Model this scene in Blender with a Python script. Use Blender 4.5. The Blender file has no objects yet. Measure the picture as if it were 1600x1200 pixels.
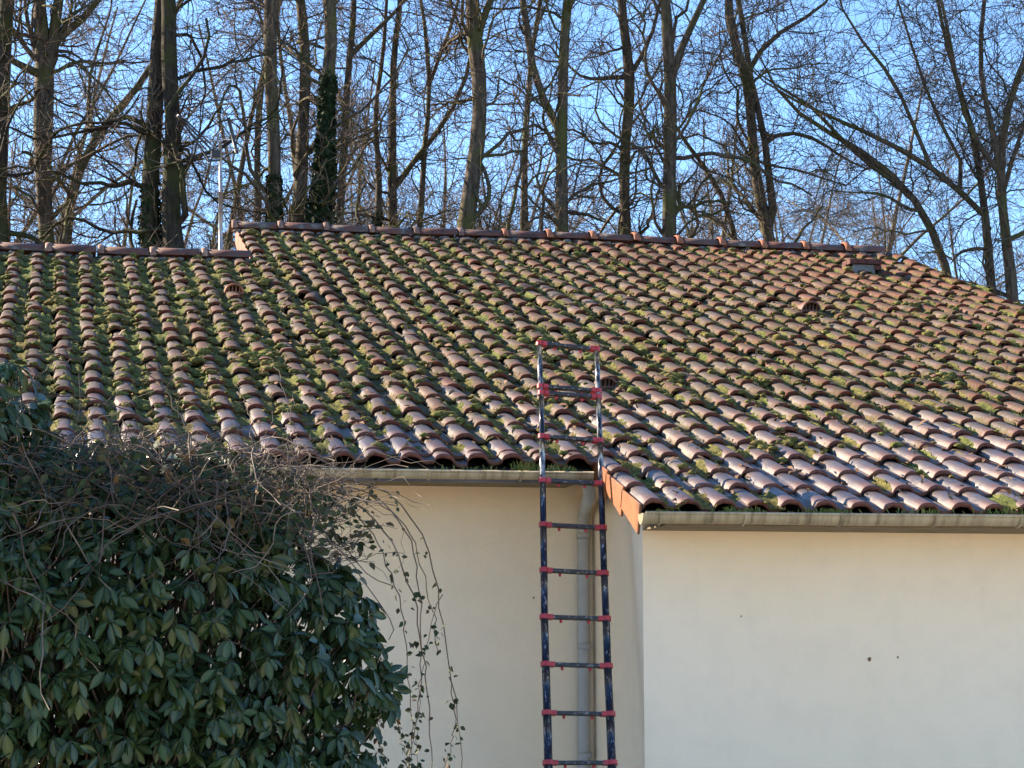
import bpy, math, random
import numpy as np
from mathutils import Matrix, Vector
R = math.radians
rng = np.random.default_rng(7)
random.seed(7)
scene = bpy.context.scene
COL = scene.collection

# ------------------------------------------------------------------ camera
F_PX, PITCH, YAW, ROLL = 3567.7, 0.1239, 0.2028, -0.0029
CAM = np.array([-3.4717, -12.765, -0.9767])
TH = 0.3226          # roof pitch
E_ = 0.4078          # exposed length of a tile course
W_ = 0.21            # width of a tile column
_fwd = np.array([math.sin(YAW) * math.cos(PITCH), math.cos(YAW) * math.cos(PITCH), math.sin(PITCH)])
_rt = np.array([math.cos(YAW), -math.sin(YAW), 0.0])
_up = np.cross(_rt, _fwd)
_rt, _up = (math.cos(ROLL) * _rt + math.sin(ROLL) * _up, math.cos(ROLL) * _up - math.sin(ROLL) * _rt)
cd = bpy.data.cameras.new('camera')
cd.sensor_width = 36.0
cd.lens = F_PX * 36.0 / 1600.0
cd.clip_end = 2000.0
cam = bpy.data.objects.new('camera', cd)
COL.objects.link(cam)
cam.matrix_world = Matrix(((_rt[0], _up[0], -_fwd[0], CAM[0]), (_rt[1], _up[1], -_fwd[1], CAM[1]),
                           (_rt[2], _up[2], -_fwd[2], CAM[2]), (0, 0, 0, 1)))
scene.camera = cam

# ------------------------------------------------------------------ sky, sun, exposure
SUN_EL, SUN_A = R(26.0), R(36.0)      # elevation; degrees behind the line of the house front, from the left
SKY_STRENGTH, SUN_STRENGTH, EXPOSURE = 0.088, 4.7, 2.05
sdir = np.array([-math.cos(SUN_A) * math.cos(SUN_EL), math.sin(SUN_A) * math.cos(SUN_EL), math.sin(SUN_EL)])
w = bpy.data.worlds.new('World')
scene.world = w
w.use_nodes = True
nt = w.node_tree
nt.nodes.clear()
sky = nt.nodes.new('ShaderNodeTexSky')
sky.sky_type = 'NISHITA'
sky.sun_disc = False
sky.sun_elevation = SUN_EL
sky.sun_rotation = math.atan2(sdir[0], sdir[1])
sky.air_density = 0.9
sky.dust_density = 0.0
sky.ozone_density = 5.5
bg = nt.nodes.new('ShaderNodeBackground')
bg.inputs['Strength'].default_value = SKY_STRENGTH
wo = nt.nodes.new('ShaderNodeOutputWorld')
nt.links.new(sky.outputs[0], bg.inputs[0])
nt.links.new(bg.outputs[0], wo.inputs[0])
sl = bpy.data.lights.new('sun', 'SUN')
sl.energy = SUN_STRENGTH
sl.angle = R(0.5)
sl.color = (1.0, 0.84, 0.64)
so = bpy.data.objects.new('sun', sl)
COL.objects.link(so)
so.rotation_euler = Vector(tuple(-sdir)).to_track_quat('-Z', 'Y').to_euler()
so.location = (-20, 10, 20)
vs = scene.view_settings
vs.view_transform = 'Standard'
vs.look = 'None'
vs.exposure = EXPOSURE
vs.gamma = 1.0
vs.use_curve_mapping = False
try:
    scene.cycles.use_adaptive_sampling = True
except Exception:
    pass

# ------------------------------------------------------------------ coordinate helpers
def ray(x, y):
    d = _fwd + _rt * (x - 800.0) / F_PX - _up * (y - 600.0) / F_PX
    return d
def at(x, y, Y):                       # the point of the plane Y = const seen at a place of the photograph
    d = ray(x, y)
    return CAM + d * ((Y - CAM[1]) / d[1])
def on_plane(x, y, p0, n):
    d = ray(x, y)
    n = np.array(n, float)
    return CAM + d * (((np.array(p0) - CAM) @ n) / (d @ n))
CT, ST = math.cos(TH), math.sin(TH)
def sag(u, v):                         # an old roof is never quite flat
    return (0.012 * np.sin(u * 0.55 + 1.0) + 0.006 * np.sin(u * 1.7 + v * 0.9)) * np.clip((v - 1.0) / 4.0, 0, 1.3)
def roofp(u, v, h=0.0):                # u along the eave, v up the slope, h above the crown plane
    u = np.asarray(u, float); v = np.asarray(v, float); h = np.asarray(h, float) + sag(u, v)
    return np.stack([u + 0 * v + 0 * h, v * CT - h * ST, v * ST + h * CT], -1)

# ------------------------------------------------------------------ mesh helpers
def make_mesh(name, V, FS, mat=None, smooth=True, attrs=None, mats=None, midx=None):
    V = np.asarray(V, np.float32).reshape(-1, 3)
    if isinstance(FS, np.ndarray):
        FS = [FS]
    FS = [np.asarray(f, np.int32) for f in FS if len(f)]
    me = bpy.data.meshes.new(name)
    me.vertices.add(len(V))
    me.vertices.foreach_set('co', V.ravel())
    nl = sum(f.size for f in FS); npoly = sum(len(f) for f in FS)
    me.loops.add(nl)
    me.polygons.add(npoly)
    me.loops.foreach_set('vertex_index', np.concatenate([f.ravel() for f in FS]))
    tot = np.concatenate([np.full(len(f), f.shape[1], np.int32) for f in FS])
    st = np.concatenate([[0], np.cumsum(tot)[:-1]]).astype(np.int32)
    me.polygons.foreach_set('loop_start', st)
    try:
        me.polygons.foreach_set('loop_total', tot)
    except Exception:
        pass
    me.polygons.foreach_set('use_smooth', np.full(npoly, bool(smooth)))
    if attrs:
        for k, a in attrs.items():
            at_ = me.attributes.new(k, 'FLOAT', 'POINT')
            at_.data.foreach_set('value', np.asarray(a, np.float32).ravel())
    if mats:
        for m in mats:
            me.materials.append(m)
        me.polygons.foreach_set('material_index', np.asarray(midx, np.int32))
    elif mat:
        me.materials.append(mat)
    me.update(calc_edges=True)
    me.validate(clean_customdata=False)
    return me
def link(name, me, parent=None):
    o = bpy.data.objects.new(name, me)
    COL.objects.link(o)
    if parent is not None:
        o.parent = parent
    return o
def tag(o, label=None, cat=None, group=None, kind=None):
    if label: o['label'] = label
    if cat: o['category'] = cat
    if group: o['group'] = group
    if kind: o['kind'] = kind
    return o
def empty(name, loc=(0, 0, 0)):
    o = bpy.data.objects.new(name, None)
    o.empty_display_size = 0.2
    COL.objects.link(o)
    o.location = tuple(loc)
    return o
def lpos(o):
    return np.array(o.location)

class Acc:
    """collects pieces of one mesh"""
    def __init__(s):
        s.V = []; s.F = {}; s.n = 0; s.A = {}
    def add(s, V, FS, **attrs):
        V = np.asarray(V, float).reshape(-1, 3)
        if isinstance(FS, np.ndarray): FS = [FS]
        for f in FS:
            f = np.asarray(f, int)
            if len(f): s.F.setdefault(f.shape[1], []).append(f + s.n)
        s.V.append(V)
        for k, a in attrs.items():
            s.A.setdefault(k, []).append(np.broadcast_to(np.asarray(a, float), (len(V),)))
        s.n += len(V)
        return s
    def box(s, c, size, rot=None):
        x, y, z = [d / 2 for d in size]
        v = np.array([[-x, -y, -z], [x, -y, -z], [x, y, -z], [-x, y, -z], [-x, -y, z], [x, -y, z], [x, y, z], [-x, y, z]])
        if rot is not None: v = v @ np.asarray(rot).T
        return s.add(v + np.asarray(c), np.array([[0, 3, 2, 1], [4, 5, 6, 7], [0, 1, 5, 4], [1, 2, 6, 5], [2, 3, 7, 6], [3, 0, 4, 7]]))
    def hexa(s, v):
        return s.add(np.array(v), np.array([[0, 3, 2, 1], [4, 5, 6, 7], [0, 1, 5, 4], [1, 2, 6, 5], [2, 3, 7, 6], [3, 0, 4, 7]]))
    def tube(s, P, r, sides=8, caps=True):
        P = np.asarray(P, float)[None]; r = np.broadcast_to(np.asarray(r, float), (P.shape[1],))[None]
        V, F = tubes(P, r, sides)
        fs = [F]
        if caps:
            n = P.shape[1]
            fs.append(np.arange(sides)[::-1][None]); fs.append((np.arange(sides) + (n - 1) * sides)[None])
        return s.add(V, fs)
    def mesh(s, name, mat, smooth=True):
        V = np.concatenate(s.V)
        attrs = {k: np.concatenate(a) for k, a in s.A.items()}
        return make_mesh(name, V, [np.concatenate(f) for f in s.F.values()], mat, smooth, attrs)

def tubes(P, r, sides):
    """P [N,p,3], r [N,p] -> verts, quads"""
    N, p, _ = P.shape
    T = np.empty_like(P)
    T[:, 1:-1] = P[:, 2:] - P[:, :-2]
    T[:, 0] = P[:, 1] - P[:, 0]; T[:, -1] = P[:, -1] - P[:, -2]
    T /= np.linalg.norm(T, axis=-1, keepdims=True) + 1e-9
    main = P[:, -1] - P[:, 0]
    main /= np.linalg.norm(main, axis=-1, keepdims=True) + 1e-9
    ref = np.where(np.abs(main[:, 2:3]) < 0.8, np.array([[0, 0, 1.0]]), np.array([[1.0, 0, 0]]))
    A = np.cross(T, np.repeat(ref[:, None], p, 1))
    A /= np.linalg.norm(A, axis=-1, keepdims=True) + 1e-9
    B = np.cross(T, A)
    a = np.arange(sides) * 2 * math.pi / sides
    ring = A[:, :, None] * np.cos(a)[None, None, :, None] + B[:, :, None] * np.sin(a)[None, None, :, None]
    V = P[:, :, None] + ring * r[:, :, None, None]
    idx = np.arange(N * p * sides).reshape(N, p, sides)
    nx = np.roll(idx, -1, 2)
    F = np.stack([idx[:, :-1], idx[:, 1:], nx[:, 1:], nx[:, :-1]], -1).reshape(-1, 4)
    return V.reshape(-1, 3), F

# ------------------------------------------------------------------ material helpers
class M_:
    def __init__(s, name, rough=0.6, spec=0.5):
        s.m = bpy.data.materials.new(name)
        s.m.use_nodes = True
        s.t = s.m.node_tree
        s.b = s.t.nodes['Principled BSDF']
        s.b.inputs['Roughness'].default_value = rough
        s.b.inputs['Specular IOR Level'].default_value = spec
    def n(s, typ, **kw):
        nd = s.t.nodes.new(typ)
        for k, v in kw.items():
            if k.startswith('i_'):
                key = k[2:]
                nd.inputs[int(key) if key.isdigit() else key].default_value = v
            else:
                setattr(nd, k, v)
        return nd
    def l(s, a, b):
        s.t.links.new(a, b)
    def pos(s):
        return s.n('ShaderNodeNewGeometry').outputs['Position']
    def noise(s, scale, detail=4, rough=0.55, vec=None, dist=0.0):
        nd = s.n('ShaderNodeTexNoise')
        nd.inputs['Scale'].default_value = scale
        nd.inputs['Detail'].default_value = detail
        nd.inputs['Roughness'].default_value = rough
        nd.inputs['Distortion'].default_value = dist
        s.l(vec if vec is not None else s.pos(), nd.inputs['Vector'])
        return nd.outputs['Fac']
    def ramp(s, fac, stops, interp='LINEAR'):
        r = s.n('ShaderNodeValToRGB')
        r.color_ramp.interpolation = interp
        els = r.color_ramp.elements
        while len(els) > 1: els.remove(els[-1])
        for i, (p, c) in enumerate(stops):
            e = els[0] if i == 0 else els.new(p)
            e.position = p
            e.color = (c[0], c[1], c[2], 1) if hasattr(c, '__len__') else (c, c, c, 1)
        s.l(fac, r.inputs[0])
        return r.outputs[0]
    def mix(s, fac, a, b):
        m = s.n('ShaderNodeMix', data_type='RGBA')
        for v, i in ((fac, 0), (a, 6), (b, 7)):
            if hasattr(v, 'is_output') or isinstance(v, bpy.types.NodeSocket): s.l(v, m.inputs[i])
            elif i == 0: m.inputs[0].default_value = v
            else: m.inputs[i].default_value = (v[0], v[1], v[2], 1)
        return m.outputs[2]
    def math(s, op, a, b=0.0, c=None, clamp=False):
        m = s.n('ShaderNodeMath', operation=op, use_clamp=clamp)
        for v, i in ((a, 0), (b, 1), (c, 2)):
            if v is None: continue
            if isinstance(v, bpy.types.NodeSocket): s.l(v, m.inputs[i])
            else: m.inputs[i].default_value = v
        return m.outputs[0]
    def attr(s, name):
        return s.n('ShaderNodeAttribute', attribute_name=name).outputs['Fac']
    def bump(s, h, strength=0.3, dist=0.01):
        b = s.n('ShaderNodeBump')
        b.inputs['Strength'].default_value = strength
        b.inputs['Distance'].default_value = dist
        s.l(h, b.inputs['Height'])
        s.l(b.outputs[0], s.b.inputs['Normal'])
    def color(s, c):
        if isinstance(c, bpy.types.NodeSocket): s.l(c, s.b.inputs['Base Color'])
        else: s.b.inputs['Base Color'].default_value = (c[0], c[1], c[2], 1)
    def rough(s, c):
        s.l(c, s.b.inputs['Roughness'])

def mat_tile():
    k = M_('weathered_clay_tile', 0.4, 0.75)
    rnd = k.math('FRACT', k.math('ADD', k.n('ShaderNodeObjectInfo').outputs['Random'], k.attr('rnd')))
    wn = k.n('ShaderNodeTexWhiteNoise', noise_dimensions='1D')
    k.l(k.math('MULTIPLY', rnd, 917.3), wn.inputs['W'])
    r1 = wn.outputs['Value']
    # clay colours from tile to tile
    clay = k.ramp(r1, [(0.0, (0.09, 0.038, 0.024)), (0.2, (0.13, 0.072, 0.046)), (0.4, (0.06, 0.035, 0.027)), (0.6, (0.14, 0.055, 0.030)), (0.75, (0.08, 0.055, 0.040)), (0.9, (0.22, 0.115, 0.06)), (1.0, (0.21, 0.064, 0.028))])
    pat = k.ramp(r1, [(0.0, (0.070, 0.052, 0.048)), (0.3, (0.115, 0.088, 0.078)), (0.5, (0.055, 0.043, 0.042)), (0.75, (0.145, 0.112, 0.094)), (1.0, (0.085, 0.063, 0.056))])
    big = k.noise(1.1, 3, 0.6)
    mid = k.noise(9.0, 5, 0.65)
    fin = k.noise(70.0, 4, 0.7)
    sz = k.n('ShaderNodeSeparateXYZ'); k.l(k.pos(), sz.inputs[0])
    hgt = k.math('ADD', k.math('MULTIPLY', sz.outputs['Z'], 0.5), k.math('MULTIPLY', big, 0.9))
    clean = k.ramp(hgt, [(0.60, 1.0), (1.25, 0.0)])          # the washed, mossless courses near the eaves
    m1 = k.math('ADD', k.math('MULTIPLY', big, 0.8), k.math('MULTIPLY', mid, 0.55))
    m1 = k.math('ADD', m1, k.math('MULTIPLY', clean, 0.30))
    m1 = k.math('ADD', m1, k.math('MULTIPLY', wn.outputs['Value'], 0.45))
    red = k.math('ADD', k.math('MULTIPLY', sz.outputs['Z'], 0.32), k.math('MULTIPLY', sz.outputs['X'], 0.10))
    red = k.math('MULTIPLY', k.math('SUBTRACT', k.math('ADD', red, k.math('MULTIPLY', big, 0.8)), 1.35), 1.6, clamp=True)
    clay = k.mix(k.math('MULTIPLY', red, 0.7), clay, (0.18, 0.052, 0.028))
    m1 = k.math('SUBTRACT', m1, k.math('MULTIPLY', red, 0.25))
    col = k.mix(k.ramp(m1, [(0.80, 0.0), (1.15, 1.0)]), clay, pat)
    # lichen freckles and pale weathering
    lich = k.ramp(k.noise(38.0, 3, 0.6), [(0.58, 0.0), (0.68, 1.0)])
    lich = k.math('MULTIPLY', lich, k.ramp(k.noise(3.1, 3), [(0.42, 0.0), (0.62, 0.8)]))
    col = k.mix(lich, col, (0.24, 0.20, 0.13))
    col = k.mix(k.math('MULTIPLY', k.ramp(fin, [(0.35, 1.0), (0.55, 0.0)]), 0.45), col, (0.035, 0.028, 0.026))
    # broken red edge of the nose
    edge = k.attr('edge')
    col = k.mix(edge, col, k.mix(mid, (0.05, 0.014, 0.009), (0.20, 0.055, 0.027)))
    # thin moss film in the pans
    md = k.attr('moss')
    h = k.attr('h')
    mm = k.math('ADD', k.math('MULTIPLY', k.noise(14.0, 5, 0.7), 0.9), k.math('MULTIPLY', k.math('SUBTRACT', 1.0, h), 0.34))
    mm = k.math('ADD', mm, k.math('MULTIPLY', k.noise(1.6, 3), 0.35))
    mo = k.ramp(k.math('ADD', mm, -0.28), [(0.50, 0.0), (0.62, 1.0)])
    mo = k.math('MULTIPLY', mo, k.math('MULTIPLY_ADD', clean, -0.85, 1.0))
    mcol = k.ramp(k.noise(25.0, 4), [(0.3, (0.03, 0.032, 0.010)), (0.48, (0.085, 0.085, 0.022)), (0.6, (0.12, 0.075, 0.03)), (0.75, (0.18, 0.16, 0.05))])
    col = k.mix(mo, col, mcol)
    # dark algae and brown grime, more of it away from the eaves
    gr = k.ramp(k.math('ADD', k.noise(6.0, 6, 0.75), k.math('MULTIPLY', clean, -0.10)), [(0.45, 0.0), (0.60, 0.85)])
    gr = k.math('MULTIPLY', gr, k.math('MULTIPLY_ADD', clean, -0.7, 1.0))
    col = k.mix(gr, col, k.ramp(fin, [(0.35, (0.028, 0.023, 0.017)), (0.6, (0.085, 0.068, 0.038))]))
    k.color(col)
    ro = k.math('ADD', k.ramp(mid, [(0.3, 0.25), (0.7, 0.42)]), k.math('MULTIPLY', mo, 0.5))
    ro = k.math('ADD', ro, k.math('MULTIPLY', k.math('SUBTRACT', 1.0, clean), 0.26))
    ro = k.math('ADD', ro, k.math('MULTIPLY', gr, 0.25))
    ro = k.math('ADD', ro, k.math('MULTIPLY', edge, 0.45), clamp=True)
    k.rough(ro)
    k.l(k.math('MULTIPLY_ADD', clean, 0.55, 0.20), k.b.inputs['Specular IOR Level'])
    hh = k.math('ADD', k.math('MULTIPLY', fin, 0.35), k.math('ADD', mid, k.math('MULTIPLY', mo, 1.2)))
    k.bump(hh, 0.35, 0.006)
    return k.m
def mat_simple(name, stops, scale=8.0, rough=0.7, spec=0.4, bump=0.2, bd=0.005, bscale=None, metallic=0.0, detail=5):
    k = M_(name, rough, spec)
    n = k.noise(scale, detail, 0.62)
    k.color(k.ramp(n, stops))
    if bump: k.bump(k.noise(bscale or scale * 4, 4, 0.6), bump, bd)
    k.b.inputs['Metallic'].default_value = metallic
    return k.m
TILE = mat_tile()
RIDGE = mat_simple('ridge_clay', [(0.32, (0.045, 0.026, 0.02)), (0.47, (0.15, 0.055, 0.032)), (0.58, (0.09, 0.06, 0.048)), (0.70, (0.24, 0.19, 0.14))], 7.0, 0.6, 0.35, 0.4, 0.006, 40)
COLLAR = mat_simple('collar_clay', [(0.3, (0.22, 0.075, 0.035)), (0.55, (0.36, 0.13, 0.06)), (0.72, (0.14, 0.075, 0.05))], 14.0, 0.7, 0.3, 0.4, 0.005, 50)
TANCLAY = mat_simple('pale_pink_clay', [(0.3, (0.13, 0.07, 0.05)), (0.55, (0.28, 0.15, 0.10)), (0.72, (0.36, 0.24, 0.17))], 14.0, 0.6, 0.3, 0.4, 0.005, 50)
ORANGE = mat_simple('orange_clay', [(0.3, (0.20, 0.055, 0.014)), (0.5, (0.29, 0.088, 0.022)), (0.62, (0.17, 0.07, 0.028)), (0.72, (0.07, 0.04, 0.025))], 7.0, 0.6, 0.4, 0.3, 0.004, 50)
MORTAR = mat_simple('mortar', [(0.3, (0.09, 0.08, 0.07)), (0.7, (0.24, 0.22, 0.19))], 20, 0.9, 0.2, 0.5, 0.01)
DECK = mat_simple('dark_battens', [(0.3, (0.02, 0.017, 0.015)), (0.7, (0.05, 0.04, 0.03))], 6, 0.9, 0.1)
FASCIA = mat_simple('grey_painted_fascia', [(0.35, (0.11, 0.115, 0.12)), (0.65, (0.20, 0.20, 0.20))], 5, 0.7, 0.3, 0.2, 0.003)
SOFFIT = mat_simple('shade_brown_soffit', [(0.3, (0.17, 0.13, 0.075)), (0.7, (0.26, 0.20, 0.12))], 6, 0.8, 0.2, 0.1)  # brown kept dark to paint in the shade under the eaves
def mat_wall():
    k = M_('cream_render', 0.9, 0.12)
    a = k.noise(0.7, 3, 0.5)
    b = k.noise(5.0, 5, 0.65)
    c = k.mix(k.ramp(a, [(0.3, 0.0), (0.7, 1.0)]), (0.92, 0.745, 0.525), (0.93, 0.77, 0.565))
    c = k.mix(k.math('MULTIPLY', k.ramp(b, [(0.45, 0.0), (0.75, 1.0)]), 0.3), c, (0.74, 0.62, 0.45))
    mp = k.n('ShaderNodeMapping'); mp.inputs['Scale'].default_value = (5.0, 5.0, 0.35)
    k.l(k.pos(), mp.inputs['Vector'])
    st = k.ramp(k.noise(1.6, 5, 0.7, mp.outputs[0]), [(0.56, 0.0), (0.8, 0.10)])
    c = k.mix(st, c, (0.60, 0.52, 0.40))
    spk = k.ramp(k.noise(55, 2, 0.5), [(0.73, 0.0), (0.80, 0.45)])
    c = k.mix(spk, c, (0.5, 0.42, 0.31))
    k.color(c)
    k.bump(k.math('ADD', k.noise(150, 3, 0.75), k.math('MULTIPLY', k.noise(22, 3, 0.6), 1.2)), 0.45, 0.004)
    return k.m
WALL = mat_wall()
def mat_gutter():
    k = M_('weathered_beige_gutter', 0.5, 0.4)
    tc = k.pos()
    mp = k.n('ShaderNodeMapping')
    mp.inputs['Scale'].default_value = (9.0, 1.0, 1.5)
    k.l(tc, mp.inputs['Vector'])
    s = k.noise(2.0, 6, 0.7, mp.outputs[0])
    c = k.ramp(s, [(0.3, (0.46, 0.37, 0.22)), (0.5, (0.37, 0.29, 0.17)), (0.62, (0.24, 0.18, 0.10)), (0.75, (0.10, 0.08, 0.045))])
    k.color(c)
    k.bump(k.noise(60, 3), 0.15, 0.002)
    return k.m
GUTTER = mat_gutter()
PIPE = mat_simple('grey_beige_downpipe', [(0.3, (0.34, 0.33, 0.30)), (0.7, (0.44, 0.42, 0.38))], 4, 0.5, 0.4, 0.1, 0.002)
def mat_moss():
    k = M_('moss', 0.95, 0.1)
    dry = k.attr('dry')
    g = k.ramp(k.noise(30.0, 4, 0.7), [(0.25, (0.040, 0.048, 0.014)), (0.5, (0.13, 0.145, 0.040)), (0.75, (0.28, 0.28, 0.085))])
    d = k.ramp(k.noise(30.0, 4, 0.7), [(0.25, (0.05, 0.032, 0.016)), (0.5, (0.16, 0.12, 0.045)), (0.75, (0.42, 0.34, 0.10))])
    k.color(k.mix(dry, g, d))
    k.bump(k.noise(120, 4, 0.8), 0.9, 0.012)
    return k.m
MOSS = mat_moss()
DEADLEAF = mat_simple('dead_leaf', [(0.3, (0.10, 0.05, 0.025)), (0.55, (0.20, 0.11, 0.05)), (0.75, (0.33, 0.24, 0.15))], 12, 0.7, 0.3, 0.1)
GRASS = mat_simple('gutter_grass', [(0.3, (0.05, 0.085, 0.018)), (0.5, (0.12, 0.16, 0.035)), (0.7, (0.25, 0.21, 0.08))], 18, 0.6, 0.3, 0.0)
def mat_rail():
    k = M_('scuffed_navy_tube', 0.3, 0.6)
    mp = k.n('ShaderNodeMapping')
    mp.inputs['Scale'].default_value = (1.0, 1.0, 0.3)
    k.l(k.pos(), mp.inputs['Vector'])
    sc = k.ramp(k.noise(60, 4, 0.7, mp.outputs[0]), [(0.56, 0.0), (0.64, 0.9)])
    c = k.mix(sc, (0.012, 0.016, 0.032), (0.30, 0.31, 0.33))
    k.color(c)
    k.b.inputs['Metallic'].default_value = 0.35
    return k.m
RAIL = mat_rail()
def mat_rail_sunlit():
    k = M_('sunlit_scuffed_tube', 0.28, 0.6)  # heavier pale scuffs paint the sunlight on the top rail sections
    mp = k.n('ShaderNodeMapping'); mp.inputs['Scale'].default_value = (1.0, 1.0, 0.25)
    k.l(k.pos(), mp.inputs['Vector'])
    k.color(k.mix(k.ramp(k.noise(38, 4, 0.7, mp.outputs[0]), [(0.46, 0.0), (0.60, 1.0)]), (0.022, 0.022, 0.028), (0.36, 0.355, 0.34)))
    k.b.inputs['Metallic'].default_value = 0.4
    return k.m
RAIL_SUNLIT = mat_rail_sunlit()
def mat_rung():
    k = M_('worn_black_rung', 0.55, 0.5)
    sc = k.ramp(k.noise(45, 5, 0.75), [(0.55, 0.0), (0.63, 1.0)])
    k.color(k.mix(sc, (0.025, 0.025, 0.028), (0.30, 0.29, 0.27)))
    return k.m
RUNG = mat_rung()
RED = mat_simple('red_plastic', [(0.3, (0.30, 0.02, 0.025)), (0.55, (0.46, 0.04, 0.045)), (0.7, (0.26, 0.05, 0.05))], 30, 0.45, 0.5, 0.05)
STEEL = mat_simple('galvanised_steel', [(0.3, (0.26, 0.26, 0.26)), (0.7, (0.40, 0.39, 0.38))], 12, 0.5, 0.5, 0.05, metallic=0.6)
DARKMET = mat_simple('dark_antenna_plastic', [(0.3, (0.02, 0.022, 0.026)), (0.7, (0.05, 0.052, 0.06))], 20, 0.5, 0.4, 0.0)
BRICK = mat_simple('dark_brick', [(0.3, (0.05, 0.024, 0.02)), (0.7, (0.13, 0.05, 0.04))], 20, 0.8, 0.2, 0.4)
def mat_bark(name, dark, light, moss):
    k = M_(name, 0.9, 0.15)
    mp = k.n('ShaderNodeMapping')
    mp.inputs['Scale'].default_value = (1.0, 1.0, 0.22)
    k.l(k.pos(), mp.inputs['Vector'])
    n = k.noise(16.0, 6, 0.7, mp.outputs[0])
    c = k.ramp(n, [(0.32, dark), (0.62, light)])
    g = k.ramp(k.noise(1.3, 4, 0.6), [(0.47, 0.0), (0.62, 0.85)])
    c = k.mix(g, c, moss)
    k.color(c)
    k.bump(n, 0.8, 0.03)
    return k.m
BARK = mat_bark('mossy_grey_bark', (0.020, 0.015, 0.011), (0.135, 0.108, 0.078), (0.085, 0.09, 0.028))
BARK_DARK = mat_bark('near_black_bark', (0.012, 0.010, 0.008), (0.055, 0.045, 0.033), (0.05, 0.055, 0.018))
BARK_FAR = mat_bark('pale_brown_bark', (0.05, 0.038, 0.028), (0.19, 0.145, 0.105), (0.11, 0.11, 0.05))
TWIG = mat_simple('brown_twig', [(0.3, (0.07, 0.052, 0.04)), (0.55, (0.15, 0.11, 0.082)), (0.75, (0.28, 0.205, 0.145))], 0.9, 0.8, 0.2, 0.0)
IVY = mat_simple('dark_ivy_leaf', [(0.3, (0.008, 0.018, 0.008)), (0.7, (0.026, 0.045, 0.014))], 5, 0.75, 0.15, 0.0)
CANE = mat_simple('dry_bramble_cane', [(0.35, (0.045, 0.03, 0.024)), (0.52, (0.095, 0.068, 0.050)), (0.68, (0.22, 0.18, 0.14))], 3, 0.7, 0.3, 0.0)
def mat_leaf(name, a, b, c, rough=0.38):
    k = M_(name, rough, 0.5)
    r = k.math('FRACT', k.math('ADD', k.n('ShaderNodeObjectInfo').outputs['Random'], k.attr('rnd')))
    col = k.ramp(r, [(0.0, a), (0.5, b), (0.9, c), (1.0, (c[0] * 1.9, c[1] * 1.5, c[2]))])
    k.b.inputs['Specular IOR Level'].default_value = 0.26
    rib = k.attr('rib')
    col = k.mix(k.math('MULTIPLY', rib, 0.5), col, (0.09, 0.12, 0.045))
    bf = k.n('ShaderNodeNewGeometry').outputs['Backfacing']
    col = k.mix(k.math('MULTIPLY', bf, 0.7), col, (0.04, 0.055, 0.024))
    k.color(col)
    return k.m
RHODO = mat_leaf('glossy_rhododendron_leaf', (0.005, 0.016, 0.006), (0.009, 0.028, 0.009), (0.019, 0.043, 0.011), 0.25)
BRLEAF = mat_leaf('bramble_leaf', (0.014, 0.03, 0.010), (0.03, 0.05, 0.014), (0.06, 0.042, 0.018), 0.65)
GROUND = mat_simple('pale_bounce_gravel', [(0.3, (0.50, 0.42, 0.29)), (0.7, (0.66, 0.57, 0.42))], 3, 0.9, 0.1, 0.5, 0.02, 30)
FLOOR = mat_simple('leaf_litter_ground', [(0.3, (0.09, 0.06, 0.035)), (0.7, (0.17, 0.13, 0.07))], 2, 0.95, 0.1, 0.5, 0.05, 12)

# ------------------------------------------------------------------ ground
GZ = -2.60
def sheet(name, x0, x1, y0, y1, z, mat, nx=2, ny=2):
    xs = np.linspace(x0, x1, nx); ys = np.linspace(y0, y1, ny)
    X, Y = np.meshgrid(xs, ys, indexing='ij')
    V = np.stack([X, Y, np.full_like(X, z)], -1).reshape(-1, 3)
    i = np.arange(nx * ny).reshape(nx, ny)
    F = np.stack([i[:-1, :-1], i[1:, :-1], i[1:, 1:], i[:-1, 1:]], -1).reshape(-1, 4)
    o = link(name, make_mesh(name, V, F, mat))
    o['kind'] = 'structure'
    return o
sheet('ground', -800, 800, -800, 800, GZ - 0.01, FLOOR)
sheet('bounce_yard', -40, 40, -45, 8, GZ, GROUND)  # unseen pale gravel, added to bounce warm light onto the walls

# ------------------------------------------------------------------ house
house = empty('house', (0.0, 0.0, GZ))
tag(house, 'low cream rendered house with a mossy brown clay tile roof and beige gutters', 'house')
HP = lpos(house)
def hpart(name, acc, mat, parent=house, smooth=False):
    me = acc.mesh(name, mat, smooth)
    V = np.empty(len(me.vertices) * 3, np.float32)
    me.vertices.foreach_get('co', V)
    V = V.reshape(-1, 3) - HP.astype(np.float32)
    me.vertices.foreach_set('co', V.ravel())
    return link(name, me, parent)

V_SPLIT = 3 * E_                       # the recessed wing's eave
VL0 = V_SPLIT - 0.11
C_R = 27                               # last column at the right verge
C_L = -30                              # leftmost column built
C_U = -7                               # first column of the higher ridge
NR_L, NR_U = 23, 28                    # courses up to the two ridges
H_DECK = -0.115
x_corner = at(1004.5, 900, 0.58)[0]
XR = C_R * W_ + 0.10
XL = C_L * W_ - 0.1
XU = C_U * W_ - 0.085
X0v = -0.085
Yw0, Yw1 = 0.58, VL0 * CT + 0.80
def zroof(Y):                          # underside of the deck at Y
    return (Y / CT) * ST + (H_DECK - 0.03) / CT + 0 * Y
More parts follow.
